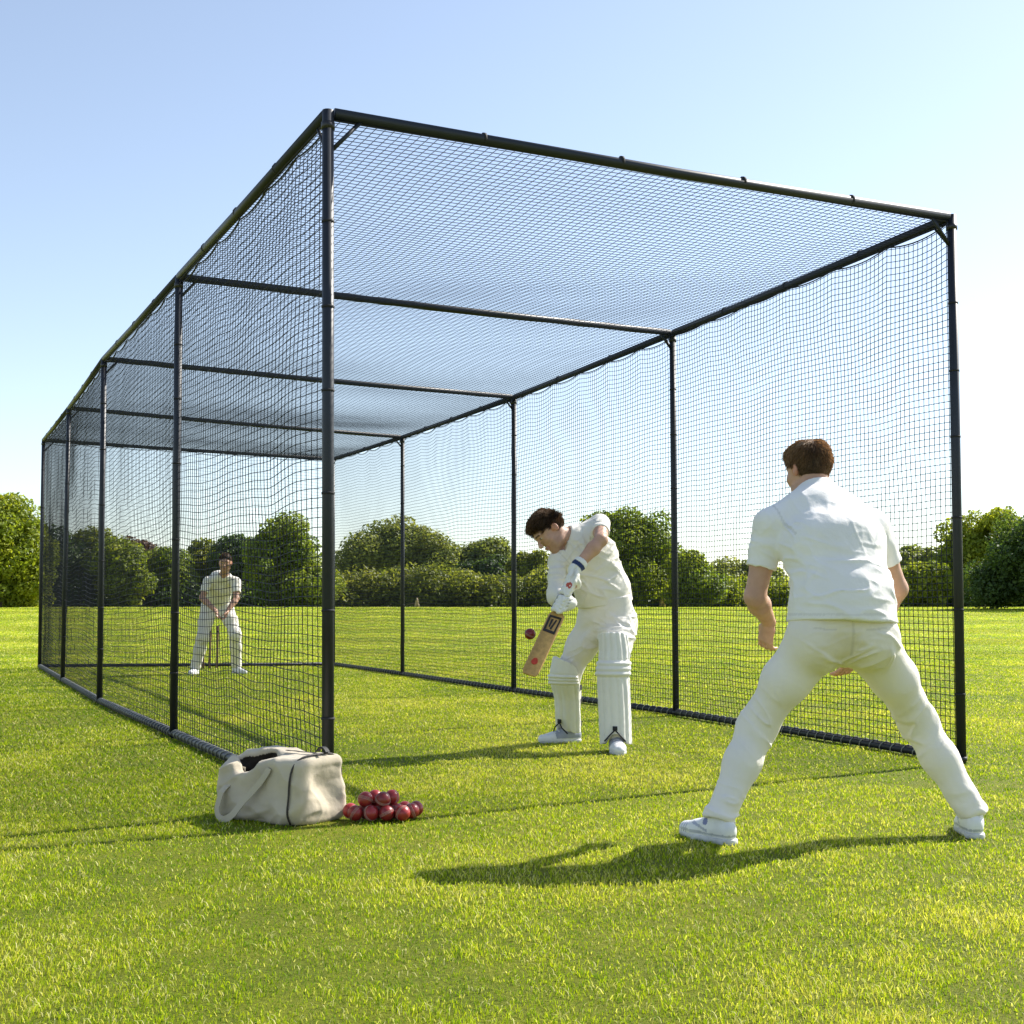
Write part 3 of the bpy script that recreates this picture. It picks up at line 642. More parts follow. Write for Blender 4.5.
# ------------------------------------------------------------------ implicit surfaces
class SDF:
    def __init__(s, lo, hi, h):
        s.lo = np.asarray(lo, float); s.h = h; s.n = np.ceil((np.asarray(hi)-s.lo)/h).astype(int)+1
        s.f = np.full(s.n, 9.0, np.float32)
        s.ax = [(s.lo[k]+np.arange(s.n[k])*h).astype(np.float32) for k in range(3)]
    def blk(s, lo, hi):
        a = np.clip(np.floor((np.asarray(lo)-s.lo)/s.h).astype(int), 0, s.n-1); b = np.clip(np.ceil((np.asarray(hi)-s.lo)/s.h).astype(int)+1, 1, s.n)
        b = np.maximum(b, a+1)
        sl = tuple(slice(a[k], b[k]) for k in range(3))
        return sl, (s.ax[0][sl[0]][:, None, None], s.ax[1][sl[1]][None, :, None], s.ax[2][sl[2]][None, None, :])
    def put(s, fn, lo, hi, k=.02, op='u'):
        m = k+3*s.h
        sl, X = s.blk(np.asarray(lo)-m, np.asarray(hi)+m); d = fn(X).astype(np.float32); a = s.f[sl]
        if op == 'u':
            if k > 0:
                q = np.maximum(k-np.abs(a-d), 0); s.f[sl] = np.minimum(a, d)-q*q/(4*k)
            else: s.f[sl] = np.minimum(a, d)
        else:   # subtract
            d = -d
            q = np.maximum(k-np.abs(a-d), 0) if k > 0 else 0; s.f[sl] = np.maximum(a, d)+(q*q/(4*k) if k > 0 else 0)
    def seg(s, a, b, ra, rb, k=.02, op='u', side=None, e=0):
        a = np.asarray(a, float); b = np.asarray(b, float)
        ra = (np.broadcast_to(np.asarray(ra, float), (2,))+e); rb = (np.broadcast_to(np.asarray(rb, float), (2,))+e)
        L = np.linalg.norm(b-a)+1e-9; t = (b-a)/L
        sd_ = np.asarray(side if side is not None else ((1, 0, 0) if abs(t[0]) < .8 else (0, 1, 0)), float)
        n1 = nrm(sd_-t*(sd_ @ t)); n2 = np.cross(t, n1)
        def fn(X):
            q = [X[0]-a[0], X[1]-a[1], X[2]-a[2]]
            dt = lambda w: q[0]*w[0]+q[1]*w[1]+q[2]*w[2]
            z = dt(t); u = np.clip(z/L, 0, 1); zz = z-u*L
            r1 = ra[0]+(rb[0]-ra[0])*u; r2 = ra[1]+(rb[1]-ra[1])*u; rm = np.minimum(r1, r2)
            return (np.sqrt((dt(n1)/r1)**2+(dt(n2)/r2)**2+(zz/rm)**2)-1)*rm
        R = max(ra.max(), rb.max())
        s.put(fn, np.minimum(a, b)-R, np.maximum(a, b)+R, k, op)
    def chain(s, pts, rad, k=.02, side=None, e=0, op='u'):
        for i in range(len(pts)-1): s.seg(pts[i], pts[i+1], rad[i], rad[i+1], k, op, side, e)
    def ell(s, c, r, ax=None, k=.02, op='u', e=0):
        c = np.asarray(c, float); r = np.broadcast_to(np.asarray(r, float), (3,))+e; A = np.eye(3) if ax is None else np.asarray(ax, float)
        def fn(X):
            q = [X[0]-c[0], X[1]-c[1], X[2]-c[2]]; p = [q[0]*A[i][0]+q[1]*A[i][1]+q[2]*A[i][2] for i in range(3)]
            k0 = np.sqrt(sum((p[i]/r[i])**2 for i in range(3))); k1 = np.sqrt(sum((p[i]/r[i]**2)**2 for i in range(3)))+1e-9
            return np.where(k0 < .2, (k0-1)*r.min(), k0*(k0-1)/k1)
        R = np.abs(A.T*r).sum(1)
        s.put(fn, c-R, c+R, k, op)
    def cut(s, p, n, k=.004, r=None):
        """remove the side the normal points to, within radius r of p"""
        p = np.asarray(p, float); n = nrm(n)
        lo, hi = (s.lo, s.lo+s.n*s.h) if r is None else (p-r, p+r)
        sl, X = s.blk(lo, hi); d = (X[0]-p[0])*n[0]+(X[1]-p[1])*n[1]+(X[2]-p[2])*n[2]
        if r is not None: d = np.where((X[0]-p[0])**2+(X[1]-p[1])**2+(X[2]-p[2])**2 < r*r, d, -9)
        a = s.f[sl]; q = np.maximum(k-np.abs(a-d), 0); s.f[sl] = np.maximum(a, d)+q*q/(4*k)
    def mesh(s, smooth=1):
        f = s.f; ins = f < 0
        c = np.zeros(np.array(f.shape)-1, np.int8)
        for dx in (0, 1):
            for dy in (0, 1):
                for dz in (0, 1): c += ins[dx:dx+c.shape[0], dy:dy+c.shape[1], dz:dz+c.shape[2]]
        act = (c > 0) & (c < 8); idx = np.argwhere(act); N = len(idx)
        ids = np.full(act.shape, -1, np.int64); ids[tuple(idx.T)] = np.arange(N)
        acc = np.zeros((N, 3)); cnt = np.zeros(N)
        for ax in range(3):
            o = [k for k in range(3) if k != ax]
            for p in (0, 1):
                for q in (0, 1):
                    b = idx.copy(); b[:, o[0]] += p; b[:, o[1]] += q; e = b.copy(); e[:, ax] += 1
                    f0 = f[tuple(b.T)]; f1 = f[tuple(e.T)]; m = (f0 < 0) != (f1 < 0)
                    t = np.where(m, f0/np.where(m, f0-f1, 1), 0); pt = b.astype(float); pt[:, ax] += t
                    acc[m] += pt[m]; cnt[m] += 1
        v = s.lo+acc/cnt[:, None]*s.h
        quads = []
        for ax in range(3):
            o = [k for k in range(3) if k != ax]
            f0 = np.moveaxis(f, ax, 0); a = f0[:-1] < 0; b = f0[1:] < 0; m = a != b
            m = m[:, 1:-1, 1:-1]; e = np.argwhere(m); e[:, 1:] += 1
            flip = a[:, 1:-1, 1:-1][m]
            I = np.empty((len(e), 3), int); I[:, ax] = e[:, 0]; I[:, o[0]] = e[:, 1]; I[:, o[1]] = e[:, 2]
            def g(p, q):
                J = I.copy(); J[:, o[0]] -= p; J[:, o[1]] -= q; return ids[tuple(J.T)]
            Q = np.stack([g(1, 1), g(0, 1), g(0, 0), g(1, 0)], 1)
            if ax == 1: flip = ~flip
            Q[~flip] = Q[~flip][:, ::-1]; quads.append(Q)
        Q = np.concatenate(quads); Q = Q[(Q >= 0).all(1)]
        for _ in range(smooth):
            S = np.zeros_like(v); n = np.zeros(N)
            for k in range(4):
                for w in (1, 3): np.add.at(S, Q[:, k], v[Q[:, (k+w) % 4]]); np.add.at(n, Q[:, k], 1)
            v = v*.45+.55*S/np.maximum(n, 1)[:, None]
        return v, Q
def vnormals(v, Q):
    n = np.cross(v[Q[:, 2]]-v[Q[:, 0]], v[Q[:, 3]]-v[Q[:, 1]]); o = np.zeros_like(v)
    for k in range(4): np.add.at(o, Q[:, k], n)
    return o/(np.linalg.norm(o, axis=1)[:, None]+1e-12)
def folds(v, Q, items, seed=0, base=.0025):
    """cloth folds: items (point, axis, reach, amplitude, wavelength); ridges run across the axis"""
    n = vnormals(v, Q); h = base*.5*fbm(v*5, seed, 3)
    for k, (p, ax, reach, amp, wl) in enumerate(items):
        q = v-np.asarray(p, float); ax = nrm(ax); g = np.exp(-(np.linalg.norm(q, axis=1)/reach)**2)
        sidev = nrm(np.cross(ax, (.3, .9, .2))); s2 = np.cross(ax, sidev)
        c = np.stack([q @ ax/wl, q @ sidev/(wl*3.2), q @ s2/(wl*3.2)], -1)
        w = 1-np.abs(vnoise(c+.45*np.stack([vnoise(c*.6+5, 3)]*3, -1)+k*13.7, seed+k))*2.6
        h = h+amp*g*(np.clip(w, 0, 1)**1.6-.12)
    return v+n*h[:, None]

# ------------------------------------------------------------------ people
UP = V(0, 0, 1)
def frame(fwd, up):
    f = nrm(fwd); x = nrm(np.cross(f, up)); return np.array([x, f, np.cross(x, f)])
def add_head(S, c, A, sc, nb):
    w = lambda x, y, z: c+sc*(x*A[0]+y*A[1]+z*A[2])
    E = lambda p, r, k=.02, op='u': S.ell(w(*p), V(*r)*sc, A, k, op)
    E((0, -.012, .032), (.075, .096, .088)); E((0, .035, .02), (.066, .062, .07), .03)
    E((0, .034, -.05), (.057, .058, .072), .03); E((0, .066, -.100), (.026, .022, .020), .035)
    for s in (-1, 1):
        E((s*.045, .058, -.028), (.022, .022, .02), .03)               # cheek
        E((s*.046, .018, -.082), (.018, .04, .024), .03)               # jaw
        S.seg(w(s*.012, .099, .03), w(s*.045, .082, .03), .009*sc, .007*sc, .018)     # brow ridge
        E((s*.031, .108, .010), (.017, .017, .012), .012, 's')         # eye socket
        E((s*.031, .082, .009), (.0135, .0135, .0125), .004)           # eyeball
        S.seg(w(s*.016, .0945, .0155), w(s*.044, .085, .0135), .0032*sc, .003*sc, .004)  # upper lid
        ex = np.array([A[0]*.95+A[1]*.3*s, A[1]*.95-A[0]*.3*s, A[2]])
        S.ell(w(s*.079, -.012, -.002), V(.009, .019, .031)*sc, ex, .008)               # ear
        S.ell(w(s*.087, -.006, .002), V(.006, .010, .016)*sc, ex, .004, 's')
        E((s*.011, .110, -.034), (.008, .010, .008), .008)             # nostril wing
    S.seg(w(0, .094, .022), w(0, .118, -.024), .0075*sc, .0105*sc, .014); E((0, .119, -.028), (.011, .011, .010), .01)
    E((0, .098, -.058), (.022, .010, .0055), .006); E((0, .097, -.069), (.019, .010, .006), .006)
    S.seg(w(-.02, .107, -.0635), w(.02, .107, -.0635), .0022, .0022, .003, 's')
    S.seg(w(0, -.022, -.05), nb, (.056*sc, .058*sc), (.062, .060), .03, side=A[0])
def head_colors(v, cols, c, A, sc, brow, skin, lip):
    q = (v-c)/sc; x, y, z = q @ A[0], q @ A[1], q @ A[2]; ax = np.abs(x)
    near = np.linalg.norm(q, axis=1) < .17
    def put(m, cl, a=1.0):
        m = m & near; cols[m] = cols[m]*(1-a)+V(*cl)*a
    put((y > .07) & (ax < .026) & (np.abs(z+.0635) < .011), lip, .8)
    put((y > .06) & (ax > .012) & (ax < .05) & (np.abs(z-.0285-.004*np.sin(ax*60)) < .0055), brow, .85)
    put((y > .075) & (np.abs(ax-.031) < .011) & (np.abs(z-.008) < .0055), (.55, .52, .5), .9)
    put((y > .08) & (np.abs(ax-.031) < .0055) & (np.abs(z-.008) < .0058), (.03, .02, .015), 1)
    put((ax > .066) & (y < .02) & (np.abs(z) < .04), (skin[0]*1.1, skin[1]*.75, skin[2]*.7), .6)
    put((y > -.0) & (z < -.055) & (z > -.13), (skin[0]*.72, skin[1]*.70, skin[2]*.70), .4)   # shaved beard
def add_hand(S, w, d, n, s, curl=(.35, .5, .4), sc=1.0, spread=.06, tc=.5):
    d = nrm(d); n = nrm(n-d*(n @ d)); s_ = nrm(np.cross(n, d)); s_ = s_ if s_ @ s > 0 else -s_
    S.seg(w, w+d*.03*sc, (.027*sc, .019*sc), (.033*sc, .017*sc), .012, side=s_)
    S.seg(w+d*.03*sc, w+d*.085*sc, (.035*sc, .0165*sc), (.041*sc, .0125*sc), .01, side=s_)
    for i, (o, L) in enumerate(((.0295, .074), (.010, .083), (-.0095, .077), (-.028, .060))):
        p = w+(d*.086+s_*o)*sc; a = 0; dd = nrm(d+s_*spread*(1.2-i*.8)); pts = [p-dd*.02, p]; r = [.009, .0092]
        for k, (fr, rr) in enumerate(((.43, .0086), (.31, .0078), (.26, .0066))):
            a += curl[k]*(1+.12*i); p = p+(dd*math.cos(a)+n*math.sin(a))*L*fr*sc; pts.append(p); r.append(rr)
        S.chain(pts, [x*sc for x in r], .004)
    p = w+(d*.022+s_*.026+n*.006)*sc; t1 = nrm(d*.62+s_*.62+n*.45); t2 = nrm(d*.85+s_*.35+n*tc); t3 = nrm(d*.9+s_*.05+n*(tc+.15))
    pts = [p-t1*.012, p, p+t1*.045*sc, p+(t1*.045+t2*.033)*sc, p+(t1*.045+t2*.033+t3*.027)*sc]
    S.chain(pts, [.014*sc, .015*sc, .0115*sc, .0103*sc, .0078*sc], .006)
def grip(S, hp, h, e1, n, r, tr, off0, sweep, k, tr_end=None):
    """fingers curled round a handle at hp with axis h; e1 is where the knuckles lie"""
    e1 = nrm(e1-h*(e1 @ h)); e2 = np.cross(h, e1)
    for i in range(4):
        c = hp+h*(off0+i*tr*1.9); L = sweep*(1, 1.08, 1.02, .85)[i]
        th = np.linspace(-.35, L, 7); pts = [c+(e1*math.cos(t)+e2*math.sin(t))*(r+(.006 if 0 < q < 6 else 0)) for q, t in enumerate(th)]
        S.chain(pts, [tr*1.05, tr*1.08, tr, tr*1.05, tr, tr*.95, tr*.8], k)
    c = hp+h*(off0-tr*1.4); th = np.linspace(-.5, -2.4, 5)
    S.chain([c+h*tr*.5*q+(e1*math.cos(t)+e2*math.sin(t))*(r+.004) for q, t in enumerate(th)], [tr*1.25, tr*1.2, tr*1.1, tr*1.05, tr*.85], k)
def fix(v, Q):
    a, b, c, d = (v[Q[:, k]]-v.mean(0) for k in range(4))
    vol = (np.einsum('ij,ij->i', a, np.cross(b, c))+np.einsum('ij,ij->i', a, np.cross(c, d))).sum()
    return Q if vol > 0 else Q[:, ::-1]
def bounds(F, m=.16):
    p = np.array([q for k, q in F.items() if isinstance(q, np.ndarray) and q.shape == (3,) and k[0] != '_'])
    return p.min(0)-m, p.max(0)+m
def body(F, h, skin, brow, base, label, hands):
    lo, hi = bounds(F, .2); lo[2] = -.01
    S = SDF(lo, hi, h); sd = lambda k: F['shR']-F['shL'] if k else F['hipR']-F['hipL']
    A, c, sc = F['_A'], F['head'], F['_hs']
    # torso and legs first, broad blends
    S.seg(F['pelvis'], F['waist'], (.155, .11), (.145, .105), .04, side=sd(0))
    S.seg(F['waist'], F['chest'], (.145, .105), (.165, .115), .04, side=sd(1)); S.seg(F['chest'], F['upper'], (.165, .115), (.13, .085), .04, side=sd(1))
    for s in 'LR':
        S.seg(F['upper'], F['sh'+s], (.06, .06), .052, .04); m = (F['sh'+s]+F['el'+s])/2
        S.chain([F['sh'+s], m, F['el'+s]], [.055, .050, .044], .025)
        fa = F['el'+s]*.7+F['wr'+s]*.3
        S.chain([F['el'+s], fa, F['wr'+s]], [.044, .047, (.030, .024)], .02)
        m = (F['hip'+s]+F['kn'+s])/2
        S.chain([F['hip'+s], m, F['kn'+s]], [.088, .076, .056], .04); m = F['kn'+s]*.65+F['an'+s]*.35
        S.chain([F['kn'+s], m, F['an'+s]], [.055, .056, .036], .03)
        t = F['_toe'+s]; b = F['an'+s]*V(1, 1, 0)+UP*.04
        S.seg(F['an'+s], b+t*.02, .036, .032, .02); S.seg(b-t*.03, b+t*.13, (.03, .025), (.034, .02), .02)
    S.seg(F['upper'], F['neck'], (.10, .075), (.065, .06), .04, side=sd(1))
    add_head(S, c, A, sc, F['neck'])
    hands(S)
    v, Q = S.mesh(1); Q = fix(v, Q)
    cols = np.tile(V(*skin), (len(v), 1)); t = fbm(v*14, 3, 2)[:, None]; cols = cols*(1+.07*t)
    head_colors(v, cols, c, A, sc, brow, skin, (skin[0]*.85, skin[1]*.55, skin[2]*.55))
    o = mk('person', v, Q, M['skin'], None, base, colors=cols)
    tag(o, label, 'person'); return o
def hair(F, root, base, colr, h, seed, comb, fringe=.0, n=5000, slen=.017):
    A, c, sc = F['_A'], F['head'], F['_hs']; r = np.random.default_rng(seed)
    w = lambda x, y, z: c+sc*(x*A[0]+y*A[1]+z*A[2])
    S = SDF(c-.19*sc, c+.19*sc, h)
    S.ell(w(0, -.012, .034), V(.082, .104, .098)*sc, A, 0); S.ell(w(0, .02, .072), V(.066, .082, .062)*sc, A, .03)
    S.ell(w(0, .045, .085), V(.052, .052, .036)*sc, A, .02)
    # hairline: face, around the ears and the nape are bare
    def rm(p, rr, k=.012): S.ell(w(*p), V(*rr)*sc, A, k, 's')
    rm((0, .118, .000), (.082, .062, .090), .03); rm((.075, .05, -.055), (.045, .062, .085)); rm((-.075, .05, -.055), (.045, .062, .085))
    for s in (-1, 1): rm((s*.092, -.008, -.014), (.030, .024, .040))
    S.cut(w(0, -.09, -.078), nrm(-A[2]*.9+A[1]*.35), .01)
    v, Q = S.mesh(1); Q = fix(v, Q); nn = vnormals(v, Q)
    q = (v-c)/sc; zz = q @ A[2]
    tex = np.stack([q @ A[0]*70, q @ A[1]*22, q @ A[2]*22], -1)
    v = v+nn*(sc*(.004*fbm(tex*.45, seed, 3)+.003*fbm(q*22, seed+4, 2))*sstep(-.07, .02, zz))[:, None]
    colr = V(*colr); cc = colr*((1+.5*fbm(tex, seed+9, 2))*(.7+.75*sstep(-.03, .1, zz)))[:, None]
    mb = MB(); mb.add(v, Q, None, np.clip(cc, .002, 1))
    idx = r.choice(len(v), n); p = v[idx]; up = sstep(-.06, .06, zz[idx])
    cd = comb[0]*A[0]+comb[1]*A[1]+comb[2]*A[2]
    tg = cd-nn[idx]*(nn[idx] @ cd)[:, None]+.35*np.stack([vnoise(q[idx]*28+s_, seed) for s_ in (0, 9, 21)], -1); tg /= np.linalg.norm(tg, axis=1)[:, None]+1e-6
    dirs = nn[idx]*(.16+.26*r.random(n))[:, None]+tg+r.normal(size=(n, 3))*.10
    dirs /= np.linalg.norm(dirs, axis=1)[:, None]; L = (slen*sc*(.28+.85*up)*(.6+.7*r.random(n)))[:, None]
    sv = np.cross(dirs, r.normal(size=(n, 3))); sv /= np.linalg.norm(sv, axis=1)[:, None]; sv *= .00065
    p0 = p-nn[idx]*.001; vv = np.stack([p0-sv, p0+sv, p0+dirs*L*.6+nn[idx]*L*.1+sv*.7, p0+dirs*L], 1).reshape(-1, 3); k = np.arange(n)*4
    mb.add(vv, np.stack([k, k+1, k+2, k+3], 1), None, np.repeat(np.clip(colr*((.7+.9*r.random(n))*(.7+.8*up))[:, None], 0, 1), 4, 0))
    return mb.build('hair', M['hair'], root, base, colors=True)
def shirt(F, root, base, h, rad, hem, slv, mat, fold, seed, cuff=.07, collar=True, flare=False, tint=None, slv_r=(.075, .073, .074)):
    """rad: half widths and depths at pelvis, waist, chest, upper"""
    lo, hi = bounds({k: F[k] for k in ('pelvis', 'neck', 'shL', 'shR', 'elL', 'elR', 'hipL', 'hipR')}, .2); S = SDF(lo, hi, h)
    s0, s1 = F['hipR']-F['hipL'], F['shR']-F['shL']
    c = [F['pelvis'], F['waist'], F['chest'], F['upper']]
    for s in 'LR':
        d = nrm(F['el'+s]-F['sh'+s]); L = np.linalg.norm(F['el'+s]-F['sh'+s]); sl_ = slv if not isinstance(slv, dict) else slv[s]; e = F['sh'+s]+d*L*sl_
        S.chain([F['sh'+s], F['sh'+s]+d*L*sl_*.5, e+d*.05], [slv_r[0], slv_r[1], slv_r[2]], .025)
        if s in F['_opt']:
            e2 = F['el'+s]*.35+F['wr'+s]*.65; S.chain([F['el'+s], e2], [slv_r[2], .050], .02); d = nrm(e2-F['el'+s]); e = e2-d*.01
        S.cut(e, d, .003, .115)
        S.seg(e-d*.03, e+d*.08, slv_r[2]-max(.013, 2.4*h), slv_r[2]-max(.013, 2.4*h), .002, 's')
    S.seg(c[0], c[1], rad[0], rad[1], .03, side=s0*.6+s1*.4); S.seg(c[1], c[2], rad[1], rad[2], .03, side=s1); S.seg(c[2], c[3], rad[2], rad[3], .05, side=s1)
    S.seg(F['upper'], F['neck'], rad[3], (.083, .078), .05, side=s1)
    for s in 'LR':
        S.seg(F['upper']*.75+F['chest']*.25, F['sh'+s], (.08, .08), .058, .05)
        S.seg(F['neck'], F['sh'+s], .058, .052, .04)
    S.seg(hem[0]*V(0, 0, 1)+c[0]*V(1, 1, 0)-UP*.05, hem[0]*V(0, 0, 1)+c[0]*V(1, 1, 0)+UP*.05, np.add(rad[0], .012), np.add(rad[0], -.004), .03, side=s0*.6+s1*.4) if flare else None
    n0 = nrm(hem[1]); S.cut(hem[0], -n0, .006); a, b = rad[0]
    A = F['_A']; ndir = nrm(F['head']-F['neck'])
    if collar:
        S.seg(F['neck']-ndir*.03, F['neck']+ndir*.038, (.088, .086), (.079, .077), .008, side=s1)
    S.seg(F['neck']+ndir*.005, F['neck']+ndir*.12, (.067, .065), (.067, .067), .002, 's', side=s1)
    S.cut(F['neck']+ndir*.036, ndir, .003, .125)
    if 'notch' in F['_opt']:
        nk = F['neck']+F['_front']*.055; S.seg(nk+UP*.06, nk-UP*.02+F['_front']*.04, .042, .036, .004, 's'); S.seg(nk-UP*.02+F['_front']*.04, nk-UP*.12+F['_front']*.085, .036, .010, .004, 's')
    v, Q = S.mesh(1); Q = fix(v, Q); v = folds(v, Q, fold, seed)
    cols = np.ones((len(v), 3))
    if tint is not None: cols = tint(v)
    for s in 'LR':
        n_ = nrm(F['sh'+s]-F['upper']); p_ = F['sh'+s]+(F['upper']-F['sh'+s])*.12; q_ = v-p_
        line = (np.abs(q_ @ n_+.12*np.clip(-q_[:, 2], 0, .2)) < .0042) & (np.linalg.norm(q_, axis=1) < .19)
        cols[line] *= .82
    return mk('shirt', v, Q, M[mat], root, base, colors=cols)
def trousers(F, root, base, h, pel, legr, waist, fold, seed, bottom=None, tint=None, butt=.1, back=None):
    lo, hi = bounds({k: F[k] for k in ('waist', 'hipL', 'hipR', 'knL', 'knR', 'anL', 'anR')}, .2); S = SDF(lo, hi, h)
    s0 = F['hipR']-F['hipL']
    S.seg(F['pelvis']*.85+F['waist']*.15-UP*.02, waist[0]+waist[1]*.04, pel[0], pel[1], .03, side=s0); S.cut(waist[0], waist[1], .004)
    for s in 'LR':
        m = F['hip'+s]*.5+F['kn'+s]*.5
        S.chain([F['hip'+s], m, F['kn'+s]], legr[:3], .045)
        S.seg(F['pelvis']-UP*F.get('_cr', .055), m, .07, np.asarray(legr[1])*.9, .05)
        if back is not None: S.ell(F['hip'+s]+back*.035-UP*.035, (butt, butt, butt*1.05), None, .05)
        d = nrm(F['an'+s]-F['kn'+s]); b = F['an'+s]+d*.012; m = F['kn'+s]*.6+F['an'+s]*.4
        S.chain([F['kn'+s], m, b+d*.04], legr[2:], .06)
        S.cut(b, nrm(d*.8-UP*.5), .004, .13); S.seg(b-d*.05, b+d*.1, np.asarray(legr[4])-.013, np.asarray(legr[4])-.013, .002, 's')
    v, Q = S.mesh(1); Q = fix(v, Q); v = folds(v, Q, fold, seed)
    cols = np.ones((len(v), 3)) if tint is None else tint(v)
    return mk('trousers', v, Q, M['trouser'], root, base, colors=cols)
def shoe(root, base, an, toe, tint, z0=0.0, sc=1.0, h=.004):
    t = nrm(toe*V(1, 1, 0)); g = V(an[0], an[1], z0); sd_ = np.cross(t, UP)
    heel = g-t*.045*sc; ball = g+t*.125*sc; tip = g+t*.205*sc
    S = SDF(g-.32, g+.32, h); S.n  # local block
    S.seg(heel+UP*.05, g+t*.04+UP*.05, (.037*sc, .05), (.043*sc, .055), .02, side=sd_); S.seg(g+t*.04+UP*.05, ball+UP*.032, (.043*sc, .055), (.048*sc, .042), .02, side=sd_)
    S.seg(ball+UP*.032, tip+UP*.028, (.048*sc, .042), (.036*sc, .032), .02, side=sd_)
    S.seg(g+UP*.06, V(an[0], an[1], z0+.105), .044*sc, .043*sc, .02)
    S.seg(g+t*.03+UP*.09, ball+UP*.055, (.024, .012), (.018, .012), .012, side=sd_)      # tongue and laces
    S.cut(g+UP*.014, -UP, .002); S.cut(V(0, 0, z0+.112), UP, .004)
    v, Q = S.mesh(1); Q = fix(v, Q); q = v-g; x, y, z = q @ t, q @ sd_, q[:, 2]
    cols = tint(x, y, z)
    o = mk('shoe', v, Q, M['shoe'], root, base, colors=cols)
    S = SDF(g-.3, g+.3, h)
    S.seg(heel+UP*.01, ball+UP*.01, (.041*sc, .04), (.052*sc, .04), .01, side=sd_); S.seg(ball+UP*.01, tip+UP*.014, (.052*sc, .04), (.036*sc, .03), .01, side=sd_)
    S.cut(g+UP*.022, UP, .003); S.cut(g-UP*.004, -UP, .002)
    v, Q = S.mesh(0); Q = fix(v, Q); mk('sole', v, Q, M['sole'], o, base)
    return o

# ---- near player, seen from behind
def near_player():
    F = dict(hipL=P(815, 633, 5.09), hipR=P(869, 633, 5.11), knL=P(757, 727, 5.24), anL=P(720, 817, 5.12), knR=P(918, 722, 5.36), anR=P(972, 812, 5.26),
             pelvis=P(842, 630, 5.10), waist=P(842, 590, 5.12), chest=P(832, 545, 5.20), upper=P(821, 512, 5.30), neck=P(817, 494, 5.36),
             shL=P(770, 525, 5.27), shR=P(873, 527, 5.30), elL=P(755, 597, 5.27), wrL=P(769, 622, 5.46), elR=P(897, 589, 5.36), wrR=P(859, 650, 5.47), head=P(809, 471, 5.43))
    F['_A'] = frame((-.40, .90, -.16), (-.04, .16, .98)); F['_hs'] = 1.05; F['_opt'] = ''; F['_cr'] = .022
    F['_toeL'] = nrm(V(-.55, .83, 0)); F['_toeR'] = nrm(V(.16, .98, 0))
    F['tipR'] = P(846, 685, 5.55)
    base = V(F['pelvis'][0], F['pelvis'][1], 0)
    def hands(S):
        add_hand(S, F['wrL'], V(-.10, .42, -.90), V(.75, .55, .2), V(.5, .8, 0), (.35, .45, .35), 1.05)
        add_hand(S, F['wrR'], V(-.42, .35, -.80), V(-.5, .75, .2), V(-.8, -.2, 0), (.2, .3, .3), 1.05)
    r = body(F, .005, (.50, .30, .21), (.06, .035, .02), base, 'man in white cricket kit seen from behind, legs wide apart, standing outside the open cage', hands)
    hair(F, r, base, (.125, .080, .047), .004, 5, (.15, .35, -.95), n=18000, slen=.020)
    hem = P(842, 620.5, 4.95); upv = nrm(V(.02, .06, 1))
    def st(v):
        c = np.ones((len(v), 3)); c[np.abs(v[:, 2]-hem[2]-.024) < .0035] *= .86; return c*(1-.03*sstep(0, .5, fbm(v*6, 2, 2)))[:, None]
    shirt(F, r, base, .006, [(.216, .180), (.200, .152), (.210, .145), (.170, .105)], (hem, upv), .60, 'shirt_f',
          [(P(790, 570, 5.1), (.5, 0, .8), .16, .010, .035), (P(880, 585, 5.05), (.3, 0, .9), .15, .010, .055), (P(842, 600, 5.0), (.1, 0, 1), .22, .008, .04),
           (P(785, 535, 5.15), (.9, 0, .4), .10, .009, .032), (P(868, 540, 5.2), (.9, 0, -.4), .10, .008, .045), (P(758, 550, 5.25), (.1, 0, 1), .09, .006, .03), (P(825, 525, 5.2), (1, 0, .3), .2, .006, .06)], 11, tint=st, flare=True,
          slv_r=(.058, .062, .067))
    def tr(v):
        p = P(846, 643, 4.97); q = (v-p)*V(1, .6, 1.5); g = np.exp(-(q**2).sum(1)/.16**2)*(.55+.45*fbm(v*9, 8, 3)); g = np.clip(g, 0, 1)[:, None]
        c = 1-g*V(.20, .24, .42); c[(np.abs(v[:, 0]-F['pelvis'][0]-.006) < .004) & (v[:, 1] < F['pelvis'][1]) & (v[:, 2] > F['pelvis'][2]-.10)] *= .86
        for sg in (-1, 1): c[(np.abs((v[:, 0]-F['pelvis'][0])*sg-.105) < .045) & (np.abs(v[:, 2]-F['pelvis'][2]+.005-.1*(v[:, 0]-F['pelvis'][0])*sg) < .0035) & (v[:, 1] < F['pelvis'][1])] *= .84
        return c
    trousers(F, r, base, .006, ((.203, .148), (.188, .130)), [.103, .087, .073, .067, .061], (P(842, 598, 5.1), upv),
             [(F['knL']+V(.06, -.08, 0), V(-.75, .1, -.6), .13, .013, .042), (F['knR']+V(-.06, -.08, 0), V(.75, .1, -.6), .13, .013, .042), (F['anL'], V(-.25, 0, -.95), .11, .015, .034), (F['anR'], V(.3, 0, -.95), .11, .015, .034),
              (P(826, 662, 5.0), (.45, 0, .9), .11, .010, .04), (P(858, 662, 5.0), (-.45, 0, .9), .11, .010, .04), (P(848, 640, 4.95), (.1, 0, 1), .14, .006, .045), (P(893, 650, 5.0), (.75, 0, .6), .12, .010, .04)], 21, tint=tr, butt=.100, back=V(0, -1, 0))
    # back seam and waistband pocket line
    def tint(x, y, z):
        c = np.tile(V(.95, .95, .95), (len(x), 1)); n = len(x)
        c[(x > .16) & (np.abs(np.sin(x*190)) < .35)] = (.28, .3, .5)
        c[((x-.045)**2+(z-.082)**2 < .016**2) & (np.abs(y) > .02)] = (.22, .25, .48)
        c[(np.abs(z-.06-.25*(x-.09)) < .005) & (x > .03) & (x < .13) & (np.abs(y) > .02)] = (.5, .52, .62)
        c[(np.abs(z-.034) < .004)] = (.55, .57, .6)
        return c
